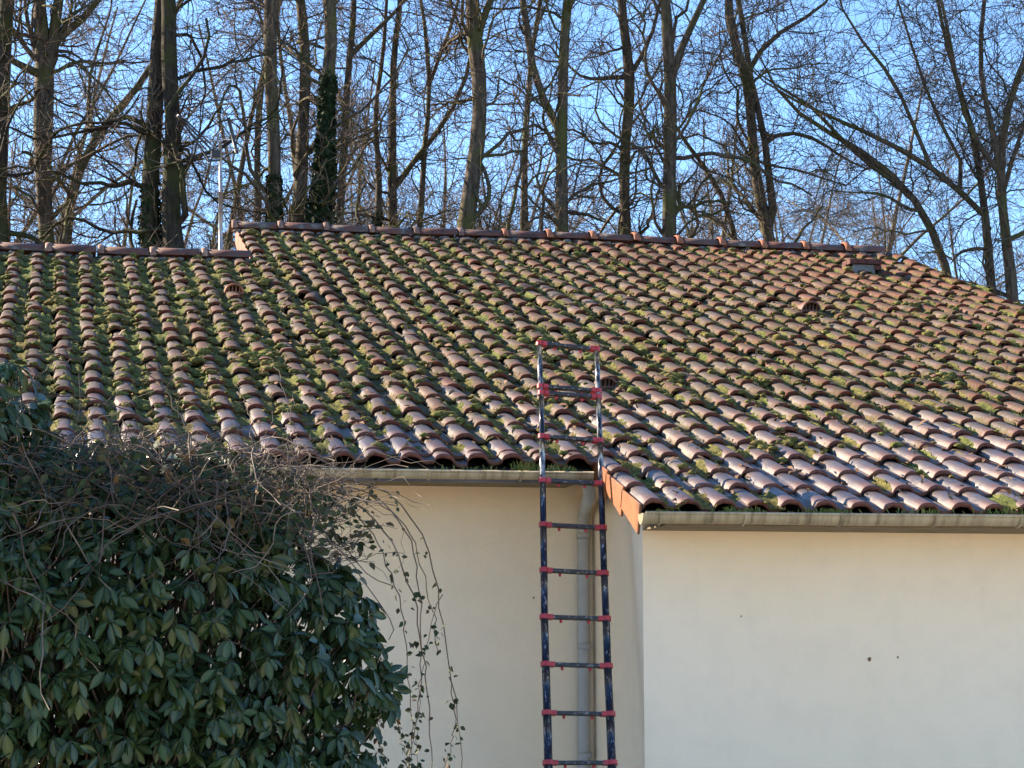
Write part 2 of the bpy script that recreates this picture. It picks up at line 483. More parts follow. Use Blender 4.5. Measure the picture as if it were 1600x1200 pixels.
# walls: solid slabs
def slab(acc, x0, x1, y0, y1, z0, z1a, z1b=None):
    z1b = z1a if z1b is None else z1b
    acc.hexa([[x0, y0, z0], [x1, y0, z0], [x1, y1, z0], [x0, y1, z0], [x0, y0, z1a], [x1, y0, z1a], [x1, y1, z1b], [x0, y1, z1b]])
yr_u = NR_U * E_ * CT
yr_l = NR_L * E_ * CT
a = Acc(); slab(a, x_corner, XR - 0.08, Yw0, Yw0 + 0.25, GZ, zroof(Yw0)); hpart('front_wall', a, WALL)
a = Acc(); slab(a, XL, x_corner - 0.002, Yw1, Yw1 + 0.25, GZ, zroof(Yw1)); hpart('recessed_wall', a, WALL)
a = Acc(); slab(a, x_corner, x_corner + 0.25, Yw0 + 0.252, Yw1 + 0.24, GZ, zroof(Yw0 + .252), zroof(Yw1 + .24)); hpart('return_wall', a, WALL)
# far gable, back wall, upper gable
def gable(name, x, y0, yr, zr_off=0.0):
    yb = 2 * yr - y0
    zr = zroof(yr)
    P = [[y0, GZ], [yb, GZ], [yb, zroof(y0)], [yr, zr], [y0, zroof(y0)]]
    V = [[x, p[0], p[1]] for p in P] + [[x + 0.2, p[0], p[1]] for p in P]
    a = Acc(); a.add(np.array(V), [np.array([[0, 1, 2, 3, 4], [9, 8, 7, 6, 5]]),
          np.array([[0, 5, 6, 1], [1, 6, 7, 2], [2, 7, 8, 3], [3, 8, 9, 4], [4, 9, 5, 0]])])
    hpart(name, a, WALL)
gable('gable_wall', XR - 0.3, Yw0 + 0.26, yr_u)
gable('gable_wall', XU + 0.08, Yw1 + 0.26, yr_u)
gable('gable_wall', XL + 0.02, Yw1 + 0.26, yr_l)
# roof deck with back slopes
a = Acc()
def deck(x0, x1, v0, yr):
    # front slab
    def p(x, v, h): return roofp(x, v, h)
    vr = yr / CT
    hz = H_DECK
    n = 14
    for i in range(n):
        xa = x0 + (x1 - x0) * i / n; xb = x0 + (x1 - x0) * (i + 1) / n
        for (va, vb) in ((v0, (v0 + vr) / 2), ((v0 + vr) / 2, vr)):
            q = [p(xa, va, hz - .03), p(xb, va, hz - .03), p(xb, vb, hz - .03), p(xa, vb, hz - .03), p(xa, va, hz), p(xb, va, hz), p(xb, vb, hz), p(xa, vb, hz)]
            a.hexa(q)
    # back slope
    zt = p((x0 + x1) / 2, vr, hz)[2]
    ye = 2 * yr - v0 * CT
    ze = zt - (vr - v0) * ST
    a.hexa([[x0, yr + .003, zt - .05], [x1, yr + .003, zt - .05], [x1, ye, ze - .05], [x0, ye, ze - .05], [x0, yr + .003, zt], [x1, yr + .003, zt], [x1, ye, ze], [x0, ye, ze]])
deck(X0v + 0.04, XR - 0.03, 0.04, yr_u)
deck(XU + 0.04, X0v + 0.037, VL0 + 0.04, yr_u)
deck(XL, XU + 0.037, VL0 + 0.04, yr_l)
roof = hpart('roof', a, DECK)

# ---- tiles: S profile, hump on the left and flat pan on the right
NPR = 15
def profile():
    s = np.concatenate([np.linspace(-0.070, 0.068, 10), np.linspace(0.086, 0.148, 5)])
    x = np.clip(np.abs(s) / 0.070, 0, 1)
    z = np.where(s <= 0.068, 0.051 * np.sqrt(np.clip(1 - x ** 2.3, 0, 1)), 0.0)
    z = np.where(s > 0.068, 0.004 + 0.010 * ((s - 0.107) / 0.04) ** 2 - 0.004, z)
    return s, z
PS, PZ = profile()
def tile_geo(seed, chips=True, plain=False):
    r = np.random.default_rng(seed)
    ts = [0.0, 0.012, 0.20, 0.46]
    rows = []; hh = []; ed = []
    lift = lambda t: 0.023 * (1 - t / 0.46) - 0.081
    jag = (r.random(NPR) - .5) * 0.012 if chips else np.zeros(NPR)
    for k, t in enumerate(ts):
        f = 1.0 - 0.12 * t / 0.46
        tt = np.full(NPR, t) + (jag if k < 2 else 0)
        rows.append(np.stack([PS * (f if True else 1), tt, PZ * f + lift(t) + (r.random(NPR) - .5) * 0.002], -1))
        hh.append(PZ / 0.051); ed.append(np.full(NPR, (1.0, 0.55, 0, 0)[k]))
    # underside of the nose
    for t, dz, e in ((0.001, -0.016, 1.0), (0.07, -0.016, 1.0)):
        f = 0.93
        x = PS.copy()
        zin = PZ * 0.90 - 0.024
        rows.append(np.stack([x * 0.985, np.full(NPR, t) + (jag if t < .01 else 0), zin + lift(0)], -1))
        hh.append(PZ / 0.051); ed.append(np.full(NPR, e))
    V = np.concatenate(rows)                      # local: u, v, h
    i = np.arange(NPR - 1)
    F = []
    def strip(ra, rb):
        F.append(np.stack([ra * NPR + i, ra * NPR + i + 1, rb * NPR + i + 1, rb * NPR + i], -1))
    strip(0, 1); strip(1, 2); strip(2, 3); strip(4, 0); strip(5, 4)
    return V, np.concatenate(F), np.concatenate(hh), np.concatenate(ed)
VARIANTS = [tile_geo(100 + k) for k in range(8)]
BAS = np.array([[1, 0, 0], [0, CT, ST], [0, -ST, CT]])     # local (u,v,h) -> world directions (rows)
variant_mesh = []
for k, (V, F, hh, ed) in enumerate(VARIANTS):
    n = len(V)
    variant_mesh.append(make_mesh('roof_tile', V @ BAS, F, TILE, True, {'h': hh, 'edge': ed, 'rnd': np.zeros(n), 'moss': np.zeros(n)}))
colj = {c: (rng.random() - .5) * 0.010 for c in range(C_L - 2, C_R + 3)}
tiles = []
for c in range(C_L, C_R + 1):
    if c < C_U: r0, r1 = 3, NR_L
    elif c < 0: r0, r1 = 3, NR_U
    else: r0, r1 = 0, NR_U
    if c < 0: tiles.append((c, 3, VL0))
    for r_ in range(r0, r1):
        tiles.append((c, r_, r_ * E_))
DROP = {}
def screen(P):
    d = P - CAM; z = d @ _fwd
    return 800 + F_PX * (d @ _rt) / z, 600 - F_PX * (d @ _up) / z, z
info = []
for (c, r_, v) in tiles:
    P = roofp(c * W_, v)
    x, y, z = screen(P)
    vis = -30 < x < 1640
    info.append((c, r_, v, x, y, z, vis))
order = sorted([i for i in range(len(info)) if info[i][6] and not (info[i][3] < 420 and info[i][4] > 690)], key=lambda i: info[i][5])
single = set(order[:300])
bulk = Acc()
for i, (c, r_, v, x, y, z, vis) in enumerate(info):
    starter = (c < 0 and abs(v - VL0) < 1e-6)
    k = random.randrange(8)
    u = c * W_ + colj[c] + random.uniform(-.004, .004)
    vv = v + random.gauss(0, .004 if r_ < 5 else .009)
    h = random.uniform(-0.004, 0.008) - (0.006 if starter else 0)
    yaw = random.gauss(0, 0.014 if r_ < 5 else 0.028); rol = random.gauss(0, 0.03); pit = random.gauss(0, 0.010)
    if r_ > 6 and random.random() < 0.06: yaw += random.gauss(0, .07); vv += random.uniform(-.05, .03); h += random.uniform(0, .012)
    O = roofp(u, vv, h)
    Rl = (Matrix.Rotation(yaw, 3, 'Z') @ Matrix.Rotation(rol, 3, 'Y') @ Matrix.Rotation(pit, 3, 'X'))
    Rl = np.array(Rl)
    if i in single:
        o = link('roof_tile', variant_mesh[k], roof)
        Rw = BAS.T @ Rl @ BAS
        mtx = np.eye(4); mtx[:3, :3] = Rw; mtx[:3, 3] = O - HP
        o.matrix_local = Matrix(mtx.tolist())
    else:
        V, F, hh, ed = VARIANTS[k]
        bulk.add((V @ Rl.T) @ BAS + O, F, h=hh, edge=ed, rnd=random.random(), moss=0.0)
o = hpart('roof_tile_field', bulk, TILE, roof, True)
o['kind'] = 'stuff'

# ---- verge tiles with a hanging flange on the left side
def verge(c, v, depth, length=0.43, parent=roof):
    a = Acc()
    u0 = c * W_ - 0.078; t = 0.016
    top = -0.035
    b = lambda u, vv, h: roofp(u, vv, h)
    q = []
    for (h0, h1) in ((top - depth, top),):
        va, vb = v - 0.004, v + length
        q = [b(u0 - t, va, h0), b(u0, va, h0), b(u0, vb, h0 + depth * .28), b(u0 - t, vb, h0 + depth * .28),
             b(u0 - t, va, h1), b(u0, va, h1), b(u0, vb, h1 - .022), b(u0 - t, vb, h1 - .022)]
    a.hexa(q)
    o = hpart('verge_tile', a, ORANGE, parent)
    bv = o.modifiers.new('bevel', 'BEVEL'); bv.width = 0.004; bv.segments = 1
    return o
for k in range(3): verge(0, k * E_, 0.185)
for k in range(NR_L - 1, NR_U): verge(C_U, k * E_, 0.21)
a = Acc()
u0 = C_R * W_ + 0.15
a.hexa([roofp(u0, 0, -.2), roofp(u0 + .02, 0, -.2), roofp(u0 + .02, NR_U * E_, -.2), roofp(u0, NR_U * E_, -.2), roofp(u0, 0, -.075), roofp(u0 + .02, 0, -.075), roofp(u0 + .02, NR_U * E_, -.075), roofp(u0, NR_U * E_, -.075)])
hpart('verge_board', a, RIDGE)

# ---- ridge tiles: half-round barrels, each with a raised collar
def ridge_tile_mesh():
    a = Acc()
    L = 0.47
    n = 11
    ang = np.linspace(-0.05, math.pi + 0.05, n)
    def ring(x, r, dz=0): return np.stack([np.full(n, x), r * np.cos(ang) * 1.05, r * 0.64 * np.sin(ang) + dz], -1)
    sec = [(0, .112), (0, .125), (L - .03, .125), (L - .03, .112)]
    V = np.concatenate([ring(x, r) for x, r in sec])
    i = np.arange(n - 1)
    F = [np.stack([k * n + i, (k + 1) * n + i, (k + 1) * n + i + 1, k * n + i + 1], -1) for k in range(3)]
    a.add(V, np.concatenate(F))
    return a.mesh('ridge_tile', RIDGE, True)
def collar_mesh(mt):
    a = Acc(); n = 11
    ang = np.linspace(-0.08, math.pi + 0.08, n)
    sec = [(-.034, .126), (-.026, .140), (.012, .145), (.024, .126)]
    V = np.concatenate([np.stack([np.full(n, x), r * np.cos(ang) * 1.05, r * 0.68 * np.sin(ang)], -1) for x, r in sec])
    i = np.arange(n - 1)
    F = [np.stack([k * n + i, (k + 1) * n + i, (k + 1) * n + i + 1, k * n + i + 1], -1) for k in range(3)]
    a.add(V, np.concatenate(F))
    return a.mesh('ridge_collar', mt, True)
RM, CM, CM2 = ridge_tile_mesh(), collar_mesh(COLLAR), collar_mesh(TANCLAY)
def ridge_line(x0, x1, v, hoff):
    n = int(round((x1 - x0) / 0.47))
    L = (x1 - x0) / n
    for k in range(n):
        x = x0 + k * L
        P = roofp(x, v, hoff); Q = roofp(x + L, v, hoff)
        d = Vector(tuple(Q - P)).normalized()
        for nm, me in (('ridge_tile', RM), ('ridge_collar', CM)):
            if nm == 'ridge_collar' and k == 0: pass
            o = link(nm, (CM2 if nm == 'ridge_collar' and x < 1.2 else me), roof)
            o.location = tuple(P - HP + np.array([0, 0, random.uniform(-.004, .004)]))
            o.rotation_euler = (random.gauss(0, .02), -math.atan2(d.z, d.x) + random.gauss(0, .008), random.gauss(0, .012))
            if nm == 'ridge_collar' and x1 > 0 and k > n - 9: o.scale = (1.15, 1.12, 1.12)
V_RL, V_RU = NR_L * E_ + 0.06, NR_U * E_ + 0.06
ridge_line(XL, XU + 0.03, V_RL, -0.045)
ridge_line(XU - 0.02, XR - 0.13, V_RU, -0.045)
# lumps of bedding mortar under the ridge
a = Acc()
def blob(acc, c, rad, sub=1, seed=0, squash=(1, 1, 1), **kw):
    V, F = ICO[sub]
    r = np.random.default_rng(seed)
    d = 1 + (r.random(len(V)) - .5) * 0.55
    acc.add(V * d[:, None] * np.array(squash) * rad + c, F, **kw)
def icosphere(sub):
    t = (1 + 5 ** .5) / 2
    V = [(-1, t, 0), (1, t, 0), (-1, -t, 0), (1, -t, 0), (0, -1, t), (0, 1, t), (0, -1, -t), (0, 1, -t), (t, 0, -1), (t, 0, 1), (-t, 0, -1), (-t, 0, 1)]
    V = [np.array(v) / np.linalg.norm(v) for v in V]
    F = [(0, 11, 5), (0, 5, 1), (0, 1, 7), (0, 7, 10), (0, 10, 11), (1, 5, 9), (5, 11, 4), (11, 10, 2), (10, 7, 6), (7, 1, 8), (3, 9, 4), (3, 4, 2), (3, 2, 6), (3, 6, 8), (3, 8, 9), (4, 9, 5), (2, 4, 11), (6, 2, 10), (8, 6, 7), (9, 8, 1)]
    for _ in range(sub):
        cache = {}; nf = []
        def mid(a_, b_):
            k = (min(a_, b_), max(a_, b_))
            if k not in cache:
                m = V[a_] + V[b_]; V.append(m / np.linalg.norm(m)); cache[k] = len(V) - 1
            return cache[k]
        for (p, q, s) in F:
            x, y, z = mid(p, q), mid(q, s), mid(s, p)
            nf += [(p, x, z), (q, y, x), (s, z, y), (x, y, z)]
        F = nf
    return np.array(V), np.array(F)
ICO = [icosphere(0), icosphere(1), icosphere(2)]
for (x0, x1, v) in ((XL, XU, V_RL), (XU, XR, V_RU)):
    x = x0
    while x < x1:
        blob(a, roofp(x, v - 0.125, -0.05), random.uniform(.018, .036), 1, random.randrange(9999), (1.6, .8, .7))
        x += random.uniform(.05, .16)
o = hpart('ridge_mortar', a, MORTAR, roof, True); o['kind'] = 'stuff'

# ---- ventilation tiles
def vent(px, py, s=1.0, COLLAR=COLLAR):
    n = np.array([0, -ST, CT])
    P = on_plane(px, py, roofp(0, 0, -0.02), n)
    P = np.array(P)
    a = Acc()
    m = 12
    ang = np.linspace(0, math.pi, m)
    V = []
    rr = 0.085 * s
    for (dv, r1, hh) in ((-0.075, rr, 1.0), (0.02, rr * .95, .8), (0.14, rr * .6, .15)):
        for an in ang:
            V.append(P + BAS[0] * r1 * math.cos(an) + BAS[1] * dv * s + BAS[2] * (r1 * hh * math.sin(an) * 1.0 - .02))
    V = np.array(V); i = np.arange(m - 1)
    F = np.concatenate([np.stack([k * m + i, (k + 1) * m + i, (k + 1) * m + i + 1, k * m + i + 1], -1) for k in range(2)])
    a.add(V, F)
    root = hpart('vent_tile', a, COLLAR, house, True)
    g = Acc()
    # grille: sill, arch rim and four bars
    arch = [P + BAS[0] * (rr - .008) * math.cos(an) + BAS[1] * (-.078 * s) + BAS[2] * ((rr - .008) * math.sin(an) - .02) for an in ang]
    g.tube(arch, 0.011 * s, 6)
    g.tube([P + BAS[0] * (-rr) + BAS[1] * (-.078 * s) - BAS[2] * .02, P + BAS[0] * rr + BAS[1] * (-.078 * s) - BAS[2] * .02], 0.014 * s, 6)
    hpart('rim', g, COLLAR, root, True)
    for k in (-.55, -.18, .18, .55):
        g = Acc()
        x = k * rr
        g.tube([P + BAS[0] * x + BAS[1] * (-.075 * s) - BAS[2] * .02, P + BAS[0] * x + BAS[1] * (-.075 * s) + BAS[2] * (math.sqrt(rr * rr - x * x) - .03)], 0.007 * s, 5)
        hpart('grille_bar', g, COLLAR, root, True)
    g = Acc()
    V = [P + BAS[1] * (-.045 * s) - BAS[2] * .02] + [P + BAS[0] * (rr - .01) * math.cos(an) + BAS[1] * (-.045 * s) + BAS[2] * ((rr - .01) * math.sin(an) - .02) for an in ang]
    g.add(np.array(V), np.array([[0, k + 1, k + 2] for k in range(m - 1)]))
    hpart('dark_opening', g, DECK, root)
vent(365, 452); vent(945, 598, .95, RIDGE); vent(1263, 480, 1.1, RIDGE)

# ---- low chimney near the right end of the ridge
n_ = np.array([0, -ST, CT])
Pc = on_plane(1350, 418, roofp(0, 0, 0), n_)
a = Acc()
a.box(Pc + np.array([0, .10, -.06]), (.24, .20, .18))
chim = hpart('chimney', a, FASCIA)
bm_ = []
zt = Pc[2] + .12
for k, x in enumerate((-.165, -.055, .055, .165)):
    for yy in (0, 1):
        a = Acc(); a.box(Pc + np.array([x * .8 + .01, .02 + yy * .12, .058 + random.uniform(-.002, .004)]), (.085, .11, .05))
        hpart('brick', a, BRICK, chim)
for (x, y, z, sx) in ((.15, .05, .004, .08), (.15, .165, .004, .08), (-.16, .10, .01, .05)):
    a = Acc(); a.box(Pc + np.array([x, y, z]), (sx, .11, .05)); hpart('brick', a, BRICK, chim)

# ---- fascias and soffits
zL_top = roofp(0, VL0, -0.10)[2]
yL = VL0 * CT
lipL0, lipL1 = at(450, 733.5, yL - .10), at(928, 739.5, yL - .10)
a = Acc(); slab(a, XL, X0v - 0.025, yL + 0.045, yL + 0.07, zL_top - 0.092, zL_top - 0.012); hpart('fascia_board', a, FASCIA)
a = Acc(); slab(a, XL, X0v - 0.027, yL + 0.072, Yw1 - .002, zL_top - 0.058, zL_top - 0.047); hpart('soffit', a, SOFFIT)
zR_top = roofp(0, 0, -0.10)[2]
a = Acc(); slab(a, x_corner + .003, XR - 0.02, 0.045, 0.07, zR_top - 0.046, zR_top - 0.012); hpart('fascia_board', a, FASCIA)
a = Acc(); slab(a, x_corner + .004, XR - 0.02, 0.072, Yw0 - .002, zR_top - 0.058, zR_top - 0.047); hpart('soffit', a, SOFFIT)
# ---- gutters: half-round troughs with rolled lip, brackets, end cap
def gutter(pa, pb, rad, brackets, cap_left):
    pa = np.array(pa); pb = np.array(pb)
    n = 9
    ang = np.linspace(math.pi, 2 * math.pi, n)
    N = 40
    a = Acc()
    ts = np.linspace(0, 1, N)
    rows = []
    for (r1) in (rad, rad - .006):
        for t in ts:
            c = pa + (pb - pa) * t + np.array([0, rad, 0.002 * math.sin(t * 21)])
            rows.append(np.stack([np.full(n, c[0]), c[1] + r1 * np.cos(ang), c[2] + r1 * 1.0 * np.sin(ang)], -1))
    V = np.concatenate(rows)
    i = np.arange(n - 1)
    F = []
    for s_ in (0, N):
        for k in range(N - 1):
            F.append(np.stack([(s_ + k) * n + i, (s_ + k) * n + i + 1, (s_ + k + 1) * n + i + 1, (s_ + k + 1) * n + i], -1))
    a.add(V, np.concatenate(F))
    a.tube([pa + np.array([0, 0, .002]), pb + np.array([0, 0, .002])], .009, 8)
    g = hpart('gutter', a, GUTTER, house, True)
    for t in brackets:
        c = pa + (pb - pa) * t + np.array([0, rad, 0])
        pts = [[c[0], c[1] + (rad + .004) * math.cos(x), c[2] + (rad + .004) * math.sin(x)] for x in np.linspace(math.pi * .93, math.pi * 2, 10)]
        b = Acc(); b.tube(pts, .007, 5)
        hpart('gutter_bracket', b, GUTTER, g, True)
    if cap_left:
        c = pa + np.array([-.004, rad, 0])
        V = [c + np.array([dx, rad * 1.08 * math.cos(x), rad * 1.08 * math.sin(x)]) for dx in (-.012, .010) for x in np.linspace(math.pi, 2 * math.pi, 12)]
        b = Acc(); b.add(np.array(V), [np.array([list(range(12)), list(range(23, 11, -1))]), np.array([[k, k + 12, k + 13, k + 1] for k in range(11)] + [[11, 23, 12, 0]])])
        hpart('end_cap', b, GUTTER, g)
    return g
dirL = (lipL1 - lipL0) / (lipL1[0] - lipL0[0])
gA = lipL1 + dirL * (XL - lipL1[0]); gB = lipL1
gutter(gA, gB, .043, [(at(x, 740, yL - .1)[0] - gA[0]) / (gB[0] - gA[0]) for x in (470, 672, 815)] + [.1, .3, .5], False)
R0, R1 = at(1009, 801.5, -0.10), at(1598, 807, -0.10)
dR = (R1 - R0) / (R1[0] - R0[0])
RB = R0 + dR * (XR - R0[0])
gutter(R0, RB, .058, [(at(x, 800, -.1)[0] - R0[0]) / (RB[0] - R0[0]) for x in (1033, 1165, 1315, 1463, 1596)] + [.8, .95], True)
# ---- downpipe with a swan neck
pp = [at(920, 757, yL - .04), at(921, 775, yL - .02), at(914, 795, Yw1 - .09), at(911.5, 812, Yw1 - .05), at(912.5, 1200, Yw1 - .05)]
pp.append([pp[-1][0], pp[-1][1], GZ + .02])
a = Acc(); a.tube(np.array(pp), .040, 16); dp = hpart('downpipe', a, PIPE, house, True)
for y in (838, 1010, 1180):
    c = at(912.3, y, Yw1 - .05); c = np.array([pp[3][0], Yw1 - .05, c[2]])
    b = Acc(); b.tube([c + np.array([0, 0, -.02]), c + np.array([0, 0, .02])], .0455, 16); hpart('pipe_clip', b, PIPE, dp, True)
# ---- stains on the render
def stain(px, py, r, Y):
    c = at(px, py, Y - .003)
    k = 11
    V = [c + np.array([r * (.6 + .6 * random.random()) * math.cos(x), 0, r * 1.3 * (.6 + .6 * random.random()) * math.sin(x)]) for x in np.arange(k) * 2 * math.pi / k]
    a = Acc(); a.add(np.array(V), np.arange(k)[::-1][None]); hpart('stain', a, DEADLEAF, house)
stain(1359, 1030, .013, Yw0); stain(1403, 1027, .006, Yw0); stain(1158, 963, .005, Yw0); stain(834, 934, .006, Yw1)

# ------------------------------------------------------------------ moss, litter and grass on the roof
def vnoise(u, v, seed=0):
    s = 0
    for k, (f, am) in enumerate(((.7, 1.0), (1.9, .6), (4.3, .4))):
        s = s + am * np.sin(u * f * 2.1 + seed * 1.7 + k * 2.2 + 1.3 * np.sin(v * f * 1.3 + k)) * np.cos(v * f * 1.9 + seed * .9 + k)
    return s / 1.2
def moss_density(u, v):
    d = 0.80
    c = u / W_; r_ = v / E_
    if c < -6: d += 0.22
    if r_ < 7 and c > 1: d -= 0.48
    elif r_ < 5: d -= 0.15
    if r_ > 17 and c > 6: d -= 0.15
    if r_ > 23: d -= .1
    return d + 0.34 * vnoise(u, v, 3)
def pan_h(s):
    s = np.asarray(s)
    x = np.clip(np.abs(s) / 0.070, 0, 1)
    return np.where(np.abs(s) <= 0.070, 0.051 * np.sqrt(np.clip(1 - x ** 2.3, 0, 1)), 0.0)
def surf(c, t, s):
    """height of the tile surface over the crown plane"""
    return -0.081 + 0.023 * (1 - t / 0.46) + pan_h(s)
moss = Acc(); fuzzP = []; fuzzD = []
NG, MG = 7, 9
gi = np.arange(NG * MG).reshape(NG, MG)
GF = np.stack([gi[:-1, :-1], gi[:-1, 1:], gi[1:, 1:], gi[1:, :-1]], -1).reshape(-1, 4)[:, ::-1]
npad = 0
for (c, r_, v, x, y, z, vis) in info:
    if not vis or (c < 0 and abs(v - VL0) < 1e-6): continue
    u = c * W_
    d = moss_density(u, v)
    # pad lying in the pan
    if random.random() < d:
        s0, s1 = random.uniform(.028, .062), random.uniform(.135, .180)
        t0, t1 = random.uniform(-.02, .12), random.uniform(.33, .43)
        S, Tt = np.meshgrid(np.linspace(s0, s1, NG), np.linspace(t0, t1, MG), indexing='ij')
        S = S + (rng.random(S.shape) - .5) * .014; Tt = Tt + (rng.random(S.shape) - .5) * .02
        a_ = np.linspace(-1, 1, NG)[:, None]; b_ = np.linspace(-1, 1, MG)[None]
        env = np.clip(1 - (np.abs(a_) ** 2.5 + np.abs(b_) ** 2.5), -.3, 1)
        hgt = (0.012 + 0.026 * random.random()) * env * (.75 + .5 * rng.random(S.shape)) - .002
        base = surf(c, Tt, np.where(S > .148, S - W_, S))
        P = roofp(u + colj[c] + S, v + Tt, base + hgt)
        dry = np.clip(.3 * vnoise(u, v, 9) + random.gauss(0.34, .28), 0, 1)
        moss.add(P.reshape(-1, 3), GF, dry=dry)
        k = 44
        fi = rng.integers(0, NG, k), rng.integers(0, MG, k)
        fuzzP.append(P[fi]); fuzzD.append(np.full(k, dry)); npad += 1
    # moss rolled along the lap of the tile
    if random.random() < d * (.8 if r_ > 6 else .45):
        dry = float(np.clip(random.gauss(.5, .3), 0, 1))
        for s in np.arange(random.uniform(.03, .07), random.uniform(.13, .19), .021):
            hs = float(surf(c, 0, s if s < .14 else s - W_))
            P = roofp(u + s + random.gauss(0, .005), v + random.gauss(0, .010), hs + random.uniform(-.006, .004))
            blob(moss, P, random.uniform(.009, .017), 1, random.randrange(99999), (1.3, 1.3, .55), dry=dry)
            fuzzP.append(P + rng.normal(0, .010, (12, 3))); fuzzD.append(np.full(12, dry))
    # cushions at the noses and on the crowns
    for _ in range(4):
        if random.random() < d * (0.5 if c < 8 else .3):
            s = random.uniform(-.07, .15); t = random.choice([random.uniform(.0, .06), random.uniform(.3, .42), random.uniform(0, .4)])
            hs = float(surf(c, t, s if s < .14 else s - W_))
            rad = random.uniform(.014, .032) * (1.0 if random.random() < .92 else 1.6)
            P = roofp(u + s, v + t, hs + rad * .2)
            dry = float(np.clip(random.gauss(.35, .35), 0, 1))
            blob(moss, P, rad, 1, random.randrange(99999), (1.25, 1.1, .62), dry=dry)
            k = 14
            fuzzP.append(P + rng.normal(0, rad * .5, (k, 3))); fuzzD.append(np.full(k, dry))
# loose mats hanging over several tiles
for (px, py, rr) in ((412, 440, .10), (690, 440, .08), (750, 462, .10), (1040, 448, .07), (395, 560, .12), (430, 575, .11), (640, 570, .07), (1480, 590, .10), (1440, 595, .09),
                     (1180, 595, .08), (410, 556, .09), (520, 520, .08), (205, 395, .07), (90, 470, .09), (170, 500, .07), (300, 560, .08), (1190, 700, .08), (1230, 690, .07), (845, 560, .07), (1050, 590, .07), (1420, 478, .07), (1320, 467, .06), (700, 650, .06), (450, 640, .07)):
    c0 = on_plane(px, py, roofp(0, 0, -.03), n_)
    for _ in range(16):
        q = c0 + BAS[0] * random.gauss(0, rr * .6) + BAS[1] * random.gauss(0, rr * .8) + BAS[2] * random.uniform(-.015, .02)
        rad = random.uniform(.018, .04); dry = float(np.clip(random.gauss(.5, .3), 0, 1))
        blob(moss, q, rad, 1, random.randrange(99999), (1.3, 1.1, .6), dry=dry)
        fuzzP.append(q + rng.normal(0, rad * .55, (14, 3))); fuzzD.append(np.full(14, dry))
FP = np.concatenate(fuzzP); FD = np.concatenate(fuzzD)
n = len(FP)
dirs = rng.normal(0, 1, (n, 3)) * .8 + BAS[2] * 1.1
dirs /= np.linalg.norm(dirs, axis=1, keepdims=True)
side = np.cross(dirs, rng.normal(0, 1, (n, 3))); side /= np.linalg.norm(side, axis=1, keepdims=True)
L = rng.uniform(.008, .026, (n, 1))
base = FP - dirs * .003
V = np.stack([base - side * .0022, base + side * .0022, base + dirs * L], 1).reshape(-1, 3)
moss.add(V, np.arange(3 * n).reshape(-1, 3), dry=np.repeat(np.clip(FD + rng.normal(0, .15, n), 0, 1), 3))
mo = link('moss', moss.mesh('moss', MOSS, True))
tag(mo, 'green and yellowish moss cushions growing in the channels of the roof tiles', 'moss', kind='stuff')
# fallen oak leaves and bits of twig on the roof
lit = Acc(); nl = 1300
for _ in range(nl):
    px, py = random.uniform(-10, 1610), random.uniform(380, 790)
    c0 = on_plane(px, py, roofp(0, 0, -.05), n_)
    u, v = c0[0], c0[1] * CT + c0[2] * ST
    if v < (VL0 if u < 0 else .05) or v > (NR_L if u < XU else NR_U) * E_ - .1 or u > XR - .1: continue
    c = math.floor((u + .07) / W_); s = u - c * W_; t = v % E_
    P = roofp(u, v, float(surf(c, t, s if s < .14 else s - W_)) + .008)
    d1 = rng.normal(0, 1, 3); d1 -= BAS[2] * (d1 @ BAS[2]) * .7; d1 /= np.linalg.norm(d1)
    d2 = np.cross(BAS[2] + rng.normal(0, .35, 3), d1); d2 /= np.linalg.norm(d2); nn = np.cross(d1, d2)
    l = random.uniform(.022, .045); w2 = l * .35
    V = np.array([-d1 * l, -d1 * l * .3 - d2 * w2 + nn * .006, d1 * l * .4 - d2 * w2 * .8 + nn * .01, d1 * l, d1 * l * .4 + d2 * w2 * .8 + nn * .012, -d1 * l * .3 + d2 * w2 + nn * .004]) + P
    lit.add(V, np.array([[0, 1, 2, 5], [5, 2, 4, 5]][:1] + [[2, 3, 4, 5]]))
lo = link('fallen_leaves', lit.mesh('fallen_leaves', DEADLEAF, True))
tag(lo, 'dry brown oak leaves scattered over the roof tiles', 'fallen leaves', kind='stuff')
# grass tufts in the gutters
gr = Acc()
def tuft(c, k, h, spread):
    for _ in range(k):
        b = c + np.array([random.gauss(0, spread), random.uniform(-.02, .03), 0])
        lean = np.array([random.gauss(0, .45), random.uniform(-.8, .2), 1.0]); lean /= np.linalg.norm(lean)
        hh = h * random.uniform(.5, 1.2); s = np.array([.0035, 0, 0])
        m1 = b + lean * hh * .6; tip = b + lean * hh + np.array([lean[0] * hh * .3, -.1 * hh, -hh * .25])
        gr.add(np.array([b - s, b + s, m1 + s * .8, m1 - s * .8, tip]), [np.array([[0, 1, 2, 3]]), np.array([[3, 2, 4]])])
for (x, k, h) in ((822, 60, .10), (815, 30, .07), (870, 25, .06), (890, 20, .05), (700, 10, .05), (735, 10, .05), (768, 10, .05), (640, 8, .04), (560, 10, .05)):
    tuft(at(x, 736, yL - .03), k, h, .035)
x = 1030
while x < 1600:
    k = int(24 * max(.0, math.sin(x * .045) * .6 + .35 + random.gauss(0, .25)) * (1 if x < 1340 else .45))
    tuft(at(x, 803, -.02), k, random.uniform(.035, .07), .03)
    x += random.uniform(9, 20)
go = link('gutter_grass', gr.mesh('gutter_grass', GRASS, False))
tag(go, 'short green grass tufts sprouting from the moss in the gutters', 'grass', kind='stuff')

